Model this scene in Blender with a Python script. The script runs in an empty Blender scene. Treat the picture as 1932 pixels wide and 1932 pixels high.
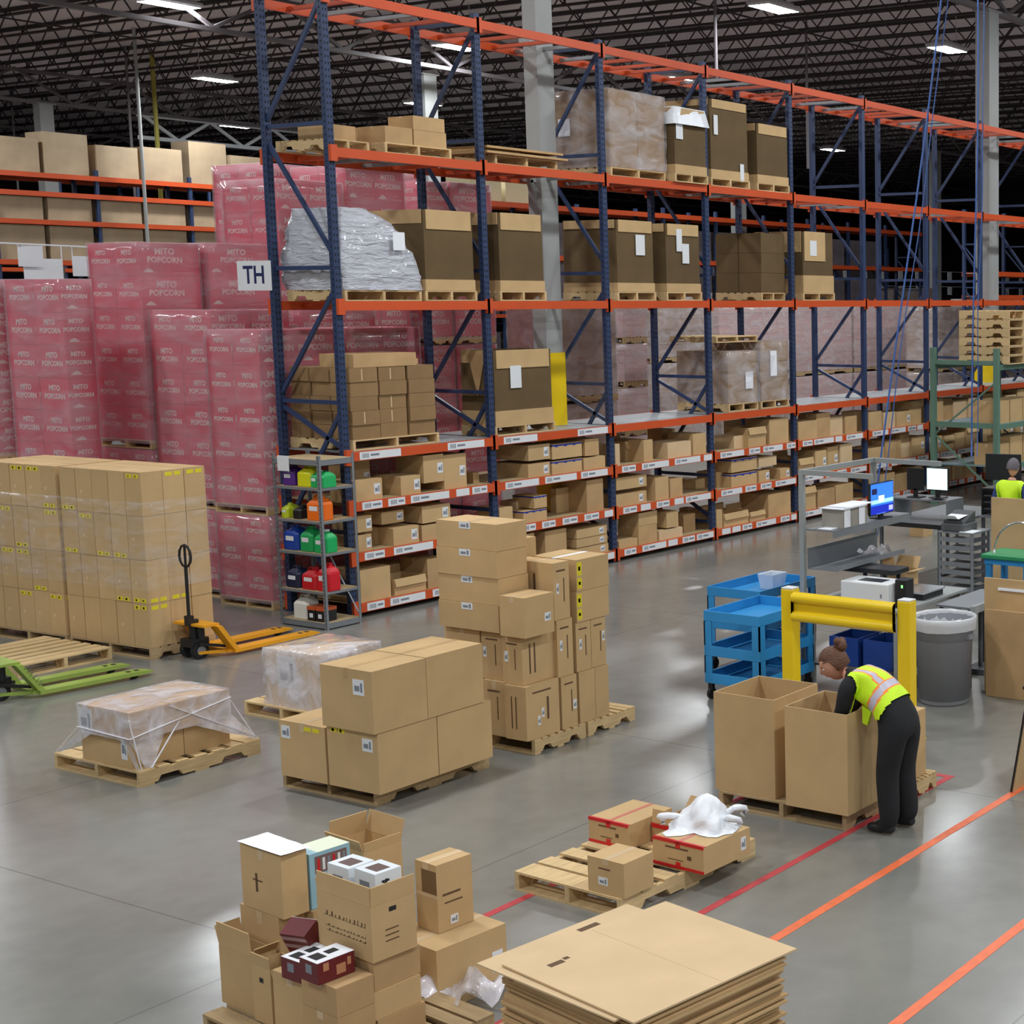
import bpy, bmesh, math, random
from mathutils import Vector, Matrix
random.seed(7)
R = math.radians
scene = bpy.context.scene
COL = scene.collection

# ---------------------------------------------------------------- camera, world, exposure
cam_d = bpy.data.cameras.new('camera')
cam = bpy.data.objects.new('camera', cam_d)
COL.objects.link(cam)
EYE = Vector((0, 0, 3.85))
yaw, pitch = R(27.97), R(7.03)
fw = Vector((math.cos(pitch) * math.cos(yaw), math.cos(pitch) * math.sin(yaw), -math.sin(pitch)))
rt = Vector((math.sin(yaw), -math.cos(yaw), 0))
up = rt.cross(fw)
mw = Matrix((rt, up, -fw)).transposed().to_4x4()
mw.translation = EYE
cam.matrix_world = mw
cam_d.sensor_width = 36
cam_d.lens = 54.65
cam_d.shift_x = -0.4669
cam_d.shift_y = -0.0207
cam_d.clip_end = 400
scene.camera = cam
scene.view_settings.view_transform = 'Standard'
scene.view_settings.look = 'None'
scene.view_settings.gamma = 1
scene.view_settings.use_curve_mapping = False
scene.view_settings.exposure = 0.0
world = bpy.data.worlds.new('world')
scene.world = world
world.use_nodes = True
world.node_tree.nodes['Background'].inputs[0].default_value = (0.9, 0.95, 1.0, 1)
world.node_tree.nodes['Background'].inputs[1].default_value = 0.35
LAMP = 172.0          # emission strength of every high bay diffuser

# ---------------------------------------------------------------- materials
def lin(c):
    return tuple((x / 12.92 if x <= 0.04045 else ((x + 0.055) / 1.055) ** 2.4) for x in [v / 255 for v in c])

MATS = {}
def mat(name, rgb, rough=0.6, metal=0.0, var=0.0, scale=4.0, bump=0.0, emis=0.0, stretch=(1, 1, 1), coat=0.0, alpha=1.0, spec=0.5):
    if name in MATS:
        return MATS[name]
    m = bpy.data.materials.new(name)
    m.use_nodes = True
    nt = m.node_tree
    b = nt.nodes['Principled BSDF']
    c = lin(rgb)
    b.inputs['Base Color'].default_value = (*c, 1)
    b.inputs['Roughness'].default_value = rough
    b.inputs['Metallic'].default_value = metal
    b.inputs['Coat Weight'].default_value = coat
    b.inputs['Alpha'].default_value = alpha
    b.inputs['Specular IOR Level'].default_value = spec
    if emis:
        b.inputs['Emission Color'].default_value = (*c, 1)
        b.inputs['Emission Strength'].default_value = emis
    if var or bump:
        tc = nt.nodes.new('ShaderNodeTexCoord')
        mp = nt.nodes.new('ShaderNodeMapping')
        mp.inputs['Scale'].default_value = stretch
        nz = nt.nodes.new('ShaderNodeTexNoise')
        nz.inputs['Scale'].default_value = scale
        nz.inputs['Detail'].default_value = 4
        nt.links.new(tc.outputs['Object'], mp.inputs[0])
        nt.links.new(mp.outputs[0], nz.inputs['Vector'])
        if var:
            oi = nt.nodes.new('ShaderNodeObjectInfo')
            hs = nt.nodes.new('ShaderNodeHueSaturation')
            hs.inputs['Color'].default_value = (*c, 1)
            ma = nt.nodes.new('ShaderNodeMapRange')
            ma.inputs['From Min'].default_value = 0.3
            ma.inputs['From Max'].default_value = 0.7
            ma.inputs['To Min'].default_value = 1 - var
            ma.inputs['To Max'].default_value = 1 + var
            nt.links.new(nz.outputs['Fac'], ma.inputs['Value'])
            mb = nt.nodes.new('ShaderNodeMapRange')
            mb.inputs['To Min'].default_value = 1 - var * 0.8
            mb.inputs['To Max'].default_value = 1 + var * 0.8
            nt.links.new(oi.outputs['Random'], mb.inputs['Value'])
            mu = nt.nodes.new('ShaderNodeMath')
            mu.operation = 'MULTIPLY'
            nt.links.new(ma.outputs[0], mu.inputs[0])
            nt.links.new(mb.outputs[0], mu.inputs[1])
            nt.links.new(mu.outputs[0], hs.inputs['Value'])
            nt.links.new(hs.outputs[0], b.inputs['Base Color'])
        if bump:
            bp = nt.nodes.new('ShaderNodeBump')
            bp.inputs['Strength'].default_value = bump
            bp.inputs['Distance'].default_value = 0.02
            nt.links.new(nz.outputs['Fac'], bp.inputs['Height'])
            nt.links.new(bp.outputs[0], b.inputs['Normal'])
    MATS[name] = m
    return m

def film(name, rgb, lo, hi, scale=6, stretch=(1, 1, 3), rough=0.12, bump=0.6, lo_in=0.4, hi_in=0.68, detail=5, dist=.03):
    m = bpy.data.materials.new(name)
    m.use_nodes = True
    nt = m.node_tree
    b = nt.nodes['Principled BSDF']
    b.inputs['Base Color'].default_value = (*lin(rgb), 1)
    b.inputs['Roughness'].default_value = rough
    b.inputs['Coat Weight'].default_value = 0.6
    tc = nt.nodes.new('ShaderNodeTexCoord')
    mp = nt.nodes.new('ShaderNodeMapping')
    mp.inputs['Scale'].default_value = stretch
    nz = nt.nodes.new('ShaderNodeTexNoise')
    nz.inputs['Scale'].default_value = scale
    nz.inputs['Detail'].default_value = detail
    nz.inputs['Distortion'].default_value = 0.8
    nt.links.new(tc.outputs['Object'], mp.inputs[0])
    nt.links.new(mp.outputs[0], nz.inputs['Vector'])
    mr = nt.nodes.new('ShaderNodeMapRange')
    mr.inputs['From Min'].default_value = lo_in
    mr.inputs['From Max'].default_value = hi_in
    mr.inputs['To Min'].default_value = lo
    mr.inputs['To Max'].default_value = hi
    nt.links.new(nz.outputs['Fac'], mr.inputs['Value'])
    nt.links.new(mr.outputs[0], b.inputs['Alpha'])
    bp = nt.nodes.new('ShaderNodeBump')
    bp.inputs['Strength'].default_value = bump
    bp.inputs['Distance'].default_value = dist
    nt.links.new(nz.outputs['Fac'], bp.inputs['Height'])
    nt.links.new(bp.outputs[0], b.inputs['Normal'])
    MATS[name] = m
    return m

CARD = mat('cardboard', (197, 165, 119), 0.75, var=0.07, scale=3, bump=0.05, spec=0.25)
CARD2 = mat('cardboard_dull', (188, 154, 110), 0.75, var=0.12, scale=3, bump=0.05, spec=0.25)
KRAFTM = mat('brown_kraft', (146, 116, 80), 0.75, var=0.12, scale=3, bump=0.05, spec=0.25)
KRAFTD = mat('dark_kraft', (100, 81, 54), 0.75, var=0.1, scale=3, bump=0.05, spec=0.25)
CARDD = mat('cardboard_seam', (120, 92, 60), 0.85)
CARDP = mat('cardboard_pale', (212, 184, 144), 0.75, var=0.06, scale=3, spec=0.25)
TAPE = mat('packing_tape', (205, 178, 140), 0.3, spec=0.5)
REDTAPE = mat('red_tape', (205, 28, 34), 0.35)
INK = mat('carton_ink', (96, 70, 46), 0.8)
BLACKINK = mat('black_ink', (30, 30, 34), 0.7)
BLUEINK = mat('blue_ink', (38, 56, 150), 0.6)
YELINK = mat('yellow_ink', (226, 208, 40), 0.6)
LABEL = mat('white_label', (226, 228, 230), 0.55)
GREYINK = mat('grey_print', (128, 134, 142), 0.6)
PAPER = mat('white_paper', (238, 240, 245), 0.6)
PINK = mat('magenta_carton', (208, 32, 68), 0.5, var=0.06, scale=2, spec=0.4)
PINKW = mat('magenta_carton_light', (216, 118, 126), 0.5, var=0.05, scale=2)
WOOD = mat('pallet_wood', (206, 178, 132), 0.75, var=0.14, scale=5, stretch=(1, 8, 8), bump=0.1, spec=0.2)
WOOD2 = mat('aged_pallet_wood', (176, 150, 112), 0.8, var=0.15, scale=5, stretch=(8, 1, 8), bump=0.1, spec=0.2)
ORANGE = mat('orange_rack_paint', (206, 82, 38), 0.38, var=0.05, scale=2)
NAVY = mat('navy_rack_paint', (44, 60, 94), 0.42, var=0.08, scale=3)
HOLE = mat('punched_hole', (12, 14, 20), 0.8)
GALV = mat('grey_deck', (150, 152, 154), 0.45, metal=0.3, var=0.06, scale=2)
CHIP = mat('particle_board', (176, 152, 112), 0.8, var=0.1, scale=20)
STEEL = mat('column_grey_paint', (158, 160, 158), 0.5, var=0.06, scale=1.5)
JOIST = mat('dark_joist_primer', (58, 50, 52), 0.7)
GIRD = mat('girder_grey', (112, 106, 108), 0.6)
YEL = mat('safety_yellow', (240, 204, 24), 0.3, var=0.03, scale=3, coat=0.3)
BLUEP = mat('blue_plastic', (46, 140, 200), 0.42, var=0.05, scale=4)
BLACK = mat('black_plastic', (26, 26, 28), 0.45)
RUBBER = mat('black_rubber', (22, 22, 23), 0.7)
GREYM = mat('grey_metal', (128, 132, 136), 0.42, metal=0.2, var=0.05, scale=3)
GREYB = mat('bench_grey_paint', (150, 154, 152), 0.5, var=0.04, scale=3)
DGREY = mat('dark_grey_metal', (74, 76, 80), 0.5)
CHROME = mat('chrome', (210, 212, 214), 0.2, metal=0.9)
WHITEP = mat('white_plastic', (226, 228, 228), 0.4)
GREENP = mat('green_rack_paint', (96, 128, 112), 0.45, var=0.06, scale=3)
TEAL = mat('teal_deck', (110, 138, 146), 0.5, var=0.05, scale=3)
JACKY = mat('jack_yellow', (232, 158, 24), 0.4, var=0.05, scale=4)
JACKG = mat('jack_green', (146, 168, 74), 0.4, var=0.07, scale=4)
VEST = mat('hi_vis_lime', (206, 246, 30), 0.6, var=0.04, scale=9, bump=0.3)
VESTO = mat('hi_vis_orange', (255, 150, 60), 0.6)
VESTG = mat('reflective_tape', (196, 190, 204), 0.35)
CLOTH = mat('black_cloth', (24, 25, 28), 0.85, var=0.1, scale=12, bump=0.4)
BLUEC = mat('blue_cloth', (44, 66, 118), 0.8)
SKIN = mat('skin', (206, 150, 124), 0.5)
HAIR = mat('brown_hair', (104, 66, 46), 0.6, var=0.25, scale=30, stretch=(1, 1, 4), bump=0.5)
GREYBIN = mat('bin_grey_plastic', (134, 136, 142), 0.45, var=0.03, scale=3)
HOSEM = mat('blue_hose', (44, 84, 150), 0.4)
FILM = film('stretch_film', (232, 228, 232), 0.10, 0.55, scale=2.5, stretch=(1, 1, 2), lo_in=.35, hi_in=.75)
FILMP = film('stretch_film_pink', (226, 204, 210), 0.2, 0.5, scale=1.3, stretch=(1, 1, 3.2), lo_in=.25, hi_in=.8, detail=2)
FILMT = film('tent_film', (240, 236, 242), 0.3, 0.85, scale=5, stretch=(1, 1, 1))
FILMC = film('cut_film', (236, 236, 240), 0.03, 0.22, scale=3)
BAG = film('silver_wrap', (200, 202, 210), 0.9, 1.0, scale=4, stretch=(1, 1, 4.5), rough=0.12, bump=1.0, dist=.05)
WBAG = mat('white_bag_plastic', (240, 243, 248), 0.35, var=0.03, scale=8, bump=0.5)

# ---------------------------------------------------------------- mesh helpers
class MB:
    def __init__(s):
        s.v = []; s.f = []; s.m = []; s.cur = 0; s.mats = []
    def use(s, m):
        if m not in s.mats:
            s.mats.append(m)
        s.cur = s.mats.index(m)
        return s
    def add(s, vs, fs):
        n = len(s.v)
        s.v += [tuple(p) for p in vs]
        for f in fs:
            s.f.append([i + n for i in f]); s.m.append(s.cur)
        return s
    def box(s, x0, y0, z0, x1, y1, z1):
        return s.add([(x0, y0, z0), (x1, y0, z0), (x1, y1, z0), (x0, y1, z0), (x0, y0, z1), (x1, y0, z1), (x1, y1, z1), (x0, y1, z1)],
                     [(0, 3, 2, 1), (4, 5, 6, 7), (0, 1, 5, 4), (1, 2, 6, 5), (2, 3, 7, 6), (3, 0, 4, 7)])
    def quad(s, a, b, c, d):
        return s.add([a, b, c, d], [(0, 1, 2, 3)])
    def bar(s, a, b, w, h=None, upv=(0, 0, 1)):
        a, b = Vector(a), Vector(b)
        h = h or w
        d = (b - a).normalized()
        u = Vector(upv)
        if abs(d.dot(u)) > 0.98:
            u = Vector((1, 0, 0))
        r = d.cross(u).normalized() * (w / 2)
        q = r.cross(d).normalized() * (h / 2)
        vs = [a - r - q, a + r - q, a + r + q, a - r + q, b - r - q, b + r - q, b + r + q, b - r + q]
        return s.add(vs, [(0, 1, 2, 3), (7, 6, 5, 4), (0, 4, 5, 1), (1, 5, 6, 2), (2, 6, 7, 3), (3, 7, 4, 0)])
    def cyl(s, a, b, r, n=12, r2=None):
        a, b = Vector(a), Vector(b)
        r2 = r if r2 is None else r2
        d = (b - a).normalized()
        u = Vector((0, 0, 1)) if abs(d.z) < 0.95 else Vector((1, 0, 0))
        p = d.cross(u).normalized(); q = p.cross(d)
        vs = []
        for k in range(n):
            t = 2 * math.pi * k / n
            o = p * math.cos(t) + q * math.sin(t)
            vs.append(a + o * r); vs.append(b + o * r2)
        fs = [(2 * k, 2 * k + 1, (2 * k + 3) % (2 * n), (2 * k + 2) % (2 * n)) for k in range(n)]
        fs.append([2 * k for k in range(n)][::1]); fs.append([2 * k + 1 for k in range(n)][::-1])
        return s.add(vs, fs)
    def tube(s, pts, r, n=8):
        pts = [Vector(p) for p in pts]
        rings = []
        for i, p in enumerate(pts):
            d = (pts[min(i + 1, len(pts) - 1)] - pts[max(i - 1, 0)]).normalized()
            u = Vector((0, 0, 1)) if abs(d.z) < 0.9 else Vector((1, 0, 0))
            a = d.cross(u).normalized(); b = a.cross(d)
            rings.append([p + (a * math.cos(2 * math.pi * k / n) + b * math.sin(2 * math.pi * k / n)) * r for k in range(n)])
        vs = [v for g in rings for v in g]
        fs = []
        for i in range(len(pts) - 1):
            for k in range(n):
                fs.append((i * n + k, i * n + (k + 1) % n, (i + 1) * n + (k + 1) % n, (i + 1) * n + k))
        fs.append(list(range(n))); fs.append([(len(pts) - 1) * n + k for k in range(n)][::-1])
        return s.add(vs, fs)
    def lathe(s, prof, n=24, sx=1, sy=1, cx=0, cy=0):
        vs = []
        for r, z in prof:
            for k in range(n):
                t = 2 * math.pi * k / n
                vs.append((cx + r * sx * math.cos(t), cy + r * sy * math.sin(t), z))
        fs = []
        for i in range(len(prof) - 1):
            for k in range(n):
                fs.append((i * n + k, i * n + (k + 1) % n, (i + 1) * n + (k + 1) % n, (i + 1) * n + k))
        return s.add(vs, fs)
    def prism(s, poly, z0, z1):
        n = len(poly)
        vs = [(x, y, z0) for x, y in poly] + [(x, y, z1) for x, y in poly]
        fs = [list(range(n))[::-1], [n + i for i in range(n)]] + [(i, (i + 1) % n, n + (i + 1) % n, n + i) for i in range(n)]
        return s.add(vs, fs)
    def mesh(s, name, smooth=False):
        me = bpy.data.meshes.new(name)
        me.from_pydata([tuple(v) for v in s.v], [], s.f)
        for m in s.mats:
            me.materials.append(m)
        if len(s.mats) > 1:
            me.polygons.foreach_set('material_index', s.m)
        if smooth:
            me.polygons.foreach_set('use_smooth', [True] * len(me.polygons))
        me.update()
        return me
    def build(s, name, parent=None, loc=(0, 0, 0), rz=0, smooth=False, bevel=0):
        return link(name, s.mesh(name, smooth), parent, loc, rz, bevel)

def link(name, me, parent=None, loc=(0, 0, 0), rz=0, bevel=0):
    o = bpy.data.objects.new(name, me)
    COL.objects.link(o)
    o.location = loc
    o.rotation_euler = (0, 0, R(rz))
    if parent:
        o.parent = parent
    if bevel:
        b = o.modifiers.new('bevel', 'BEVEL')
        b.width = bevel; b.segments = 2; b.limit_method = 'ANGLE'
    return o

def tag(o, label=None, cat=None, group=None, kind=None):
    if label: o['label'] = label
    if cat: o['category'] = cat
    if group: o['group'] = group
    if kind: o['kind'] = kind
    return o

def empty(name, loc=(0, 0, 0), rz=0, label=None, cat=None, group=None):
    o = bpy.data.objects.new(name, None)
    COL.objects.link(o)
    o.empty_display_size = 0.1
    o.location = loc
    o.rotation_euler = (0, 0, R(rz))
    return tag(o, label, cat, group)

def kids(o):
    return [c for c in bpy.data.objects if c.parent == o]

def copy_tree(o, parent=None, ch=None):
    c = o.copy()
    COL.objects.link(c)
    if parent: c.parent = parent
    for k in kids(o):
        copy_tree(k, c)
    return c

TXT = {}
def text_mesh(s, size, m, bold=0.0):
    key = (s, size, m.name)
    if key in TXT:
        return TXT[key]
    cu = bpy.data.curves.new('lettering', 'FONT')
    cu.body = s; cu.size = size; cu.align_x = 'CENTER'; cu.align_y = 'CENTER'
    cu.offset = bold; cu.resolution_u = 2
    o = bpy.data.objects.new('lettering', cu)
    COL.objects.link(o)
    me = bpy.data.meshes.new_from_object(o.evaluated_get(bpy.context.evaluated_depsgraph_get()))
    COL.objects.unlink(o)
    bpy.data.objects.remove(o)
    me.materials.clear(); me.materials.append(m)
    TXT[key] = me
    return me

def add_text(mb, s, size, m, origin, ux, uz, bold=0.0):
    """stamp lettering into a mesh: ux is the reading direction, uz is up"""
    me = text_mesh(s, size, m, bold)
    ux, uz = Vector(ux), Vector(uz)
    mb.use(m)
    mb.add([Vector(origin) + ux * v.co.x + uz * v.co.y for v in me.vertices], [list(p.vertices) for p in me.polygons])

# ---------------------------------------------------------------- carton builders
CACHE = {}
# styles: marks are (face, u0, w0, u1, w1, material); face 'L' is the -X side (u along -Y reading direction), 'R' the -Y side
def face_rect(mb, face, dims, u0, w0, u1, w1, m, d=0.0015):
    dx, dy, dz = dims
    mb.use(m)
    if face == 'R':
        x0, x1 = u0 * dx, u1 * dx
        mb.box(x0, -d, w0 * dz, x1, 0, w1 * dz)
    elif face == 'L':
        y0, y1 = (1 - u1) * dy, (1 - u0) * dy
        mb.box(-d, y0, w0 * dz, 0, y1, w1 * dz)
    else:
        mb.box(u0 * dx, w0 * dy, dz, u1 * dx, w1 * dy, dz + d)

def carton_mesh(dx, dy, dz, m=None, seam='x', marks=()):
    m = m or CARD
    dx, dy, dz = round(dx, 3), round(dy, 3), round(dz, 3)
    key = ('c', dx, dy, dz, m.name, seam, tuple((k[0:5], k[5].name) for k in marks))
    if key in CACHE: return CACHE[key]
    mb = MB().use(m)
    t = 0.004
    mb.box(0, 0, 0, dx, dy, dz - t)
    g = 0.003
    mb.use(CARDD)
    if seam == 'x':       # slot between the top flaps runs along X
        mb.box(0.002, dy / 2 - g, dz - t, dx - 0.002, dy / 2 + g, dz - t + 0.001)
        mb.use(m)
        mb.box(0, 0, dz - t, dx, dy / 2 - g, dz); mb.box(0, dy / 2 + g, dz - t, dx, dy, dz)
    else:
        mb.box(dx / 2 - g, 0.002, dz - t, dx / 2 + g, dy - 0.002, dz - t + 0.001)
        mb.use(m)
        mb.box(0, 0, dz - t, dx / 2 - g, dy, dz); mb.box(dx / 2 + g, 0, dz - t, dx, dy, dz)
    for k in marks:
        face_rect(mb, k[0], (dx, dy, dz), *k[1:5], k[5])
    me = mb.mesh('carton')
    CACHE[key] = me
    return me

USED = {}
def carton(label, x, y, z, dx, dy, dz, rot=0, m=None, seam='x', tape=True, lab=None, marks=(), name='carton', cat='box', group=None, tapem=None):
    """a closed carton as one thing: body > tape, shipping_label"""
    r = link('carton_body', carton_mesh(dx, dy, dz, m, seam, marks), None, (x, y, z), rot)
    r.name = name
    tag(r, label, cat, group)
    if tape:
        tm = tapem or TAPE
        tb = MB().use(tm)
        w = min(0.025, dy * 0.2)
        if seam == 'x':
            tb.box(-0.0012, dy / 2 - w, dz + 0.0002, dx + 0.0012, dy / 2 + w, dz + 0.0012)
            tb.box(-0.0012, dy / 2 - w, dz * 0.84, 0, dy / 2 + w, dz + 0.0012)
        else:
            tb.box(dx / 2 - w, -0.0012, dz + 0.0002, dx / 2 + w, dy + 0.0012, dz + 0.0012)
            tb.box(dx / 2 - w, -0.0012, dz * 0.84, dx / 2 + w, 0, dz + 0.0012)
        tb.build('tape', r)
    if lab:
        for L in (lab if isinstance(lab, list) else [lab]):
            lb = MB()
            face, u, w, sw, sh = L
            if face == 'R':
                cx, cz = u * dx, w * dz
                lb.use(LABEL).box(cx - sw / 2, -0.002, cz - sh / 2, cx + sw / 2, 0, cz + sh / 2)
                lb.use(GREYINK).box(cx - sw * .35, -0.0027, cz - sh * .25, cx + sw * .1, -0.002, cz + sh * .1)
                lb.box(cx + sw * .18, -0.0027, cz - sh * .3, cx + sw * .36, -0.002, cz + sh * .3)
            else:
                cy, cz = (1 - u) * dy, w * dz
                lb.use(LABEL).box(-0.002, cy - sw / 2, cz - sh / 2, 0, cy + sw / 2, cz + sh / 2)
                lb.use(GREYINK).box(-0.0027, cy - sw * .1, cz - sh * .25, -0.002, cy + sw * .35, cz + sh * .1)
                lb.box(-0.0027, cy - sw * .36, cz - sh * .3, -0.002, cy - sw * .18, cz + sh * .3)
            tag(lb.build('shipping_label', r), 'white printed shipping label')
    return r

def open_carton(label, x, y, z, dx, dy, dz, rot=0, m=None, flaps=(), t=0.006, name='open_carton', cat='box', group=None, fill=0.0, marks=(), lab=None):
    """an open box: walls with thickness and a floor > one flap per side, flaps = (side, angle from vertical outwards, length)"""
    m = m or CARD
    mb = MB().use(m)
    mb.box(0, 0, 0, dx, dy, t)
    mb.box(0, 0, t, t, dy, dz); mb.box(dx - t, 0, t, dx, dy, dz)
    mb.box(t, 0, t, dx - t, t, dz); mb.box(t, dy - t, t, dx - t, dy, dz)
    for k in marks:
        face_rect(mb, k[0], (dx, dy, dz), *k[1:5], k[5])
    r = mb.build(name, None, (x, y, z), rot)
    tag(r, label, cat, group)
    for side, ang, ln in flaps:
        fb = MB().use(m)
        a = R(ang)
        o, h = math.sin(a) * ln, math.cos(a) * ln
        n = Vector((math.cos(a), 0, -math.sin(a))) * (t / 2)   # thickness direction in the (out, up) plane
        P = []
        for q in (0, 1):
            P.append((o * q, h * q))
        def pt(u, outv, upv):
            if side == '-x': return (-outv + t / 2, u * dy, dz + upv)
            if side == '+x': return (dx + outv - t / 2, u * dy, dz + upv)
            if side == '-y': return (u * dx, -outv + t / 2, dz + upv)
            return (u * dx, dy + outv - t / 2, dz + upv)
        vs = []
        for u in (0.012, 0.988):
            for (oo, hh) in P:
                vs.append(pt(u, oo + n.x, hh + n.z + 0.001)); vs.append(pt(u, oo - n.x, hh - n.z + 0.001))
        fb.add(vs, [(0, 1, 3, 2), (4, 6, 7, 5), (0, 2, 6, 4), (1, 5, 7, 3), (2, 3, 7, 6), (0, 4, 5, 1)])
        fb.build('flap', r)
    if lab:
        face, u, w, sw, sh = lab
        lb = MB().use(LABEL)
        if face == 'R': lb.box(u * dx - sw / 2, -0.002, w * dz - sh / 2, u * dx + sw / 2, 0, w * dz + sh / 2)
        else: lb.box(-0.002, (1 - u) * dy - sw / 2, w * dz - sh / 2, 0, (1 - u) * dy + sw / 2, w * dz + sh / 2)
        tag(lb.build('shipping_label', r), 'white printed shipping label')
    return r

# ---------------------------------------------------------------- pallets
def pallet_parts(dx, dy, m, turned=False, h=0.13):
    """meshes of a stringer pallet; stringers along X unless turned"""
    key = ('p', round(dx, 2), round(dy, 2), m.name, turned, h)
    if key in CACHE: return CACHE[key]
    L, W = (dy, dx) if turned else (dx, dy)
    def P(mb, x0, y0, z0, x1, y1, z1):
        if turned: mb.box(y0, x0, z0, y1, x1, z1)
        else: mb.box(x0, y0, z0, x1, y1, z1)
    t = 0.016
    st = []
    for k in range(3):
        mb = MB().use(m)
        y0 = (W - 0.038) * k / 2
        z0, z1 = t, h - t
        zn = z0 + (z1 - z0) * 0.45
        a, b, c, d = L * .14, L * .34, L * .66, L * .86
        P(mb, 0, y0, zn, L, y0 + .038, z1)
        for u, v in ((0, a), (b, c), (d, L)):
            P(mb, u, y0, z0, v, y0 + .038, zn)
        for u, v in ((a, a), (b, b), (c, c), (d, d)):
            pass
        # sloped notch corners
        for xa, sgn in ((a, 1), (b, -1), (c, 1), (d, -1)):
            pts = [(xa, z0), (xa + sgn * .03, zn), (xa, zn)]
            vs = []
            for yy in (y0, y0 + .038):
                for (px, pz) in pts:
                    vs.append((yy, px, pz) if turned else (px, yy, pz))
            mb.add(vs, [(0, 1, 2), (3, 5, 4), (0, 3, 4, 1), (1, 4, 5, 2), (2, 5, 3, 0)])
        st.append(mb.mesh('stringer'))
    top = MB().use(m)
    n = 7
    bw = L * 0.095
    for k in range(n):
        w = bw * (1.35 if k in (0, n - 1) else 1)
        x0 = (L - w) * k / (n - 1)
        P(top, x0, 0, h - t, x0 + w, W, h)
    bot = MB().use(m)
    for k in (0, 2, 4):
        x0 = (L - bw * 1.2) * k / 4
        P(bot, x0, 0.002, 0, x0 + bw * 1.2, W - 0.002, t)
    CACHE[key] = (top.mesh('top_deck'), bot.mesh('bottom_deck'), st)
    return CACHE[key]

def pallet(label, x, y, z, dx, dy, rot=0, m=None, turned=False, parent=None, group=None, h=0.13):
    m = m or WOOD
    tp, bt, st = pallet_parts(dx, dy, m, turned, h)
    if parent:
        r = link('pallet', tp, parent, (x, y, z), rot)
    else:
        r = empty('pallet', (x, y, z), rot, label, 'pallet', group)
        link('top_deck', tp, r)
    link('bottom_deck', bt, r)
    for s in st:
        link('stringer', s, r)
    return r

def rumple(dx, dy, dz, amp=0.012, seg=0.12, taper=0.0, seed=0, open_bottom=True, inset=0.0):
    """a slightly creased sleeve around a load, local origin at the load's near corner"""
    rnd = random.Random(seed)
    mb = MB()
    nx, ny, nz = max(2, int(dx / seg)), max(2, int(dy / seg)), max(2, int(dz / seg))
    e = 0.006
    ring = [(-e + (dx + 2 * e) * i / nx, -e) for i in range(nx)] + [(dx + e, -e + (dy + 2 * e) * i / ny) for i in range(ny)] + \
           [(dx + e - (dx + 2 * e) * i / nx, dy + e) for i in range(nx)] + [(-e, dy + e - (dy + 2 * e) * i / ny) for i in range(ny)]
    n = len(ring)
    vs = []
    for k in range(nz + 1):
        for (x, y) in ring:
            o = rnd.uniform(0, amp)
            cx, cy = x - dx / 2, y - dy / 2
            f = 1 - taper * (k / nz) ** 2
            l = math.hypot(cx, cy)
            vs.append((dx / 2 + cx * f + cx / l * o, dy / 2 + cy * f + cy / l * o, dz * k / nz + (rnd.uniform(-.2, .2) * seg * .3 if 0 < k < nz else 0)))
    fs = []
    for k in range(nz):
        for i in range(n):
            fs.append((k * n + i, k * n + (i + 1) % n, (k + 1) * n + (i + 1) % n, (k + 1) * n + i))
    vs.append((dx / 2, dy / 2, dz + 0.004))
    for i in range(n):
        fs.append((nz * n + i, nz * n + (i + 1) % n, len(vs) - 1))
    mb.v = vs
    return mb, fs

def sleeve(name, parent, loc, dx, dy, dz, m, amp=0.012, seg=0.12, taper=0.0, seed=0, label=None):
    mb, fs = rumple(dx, dy, dz, amp, seg, taper, seed)
    mb.use(m)
    for f in fs:
        mb.f.append(list(f)); mb.m.append(0)
    o = mb.build(name, parent, loc, 0, smooth=True)
    if label: o['label'] = label
    return o

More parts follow.
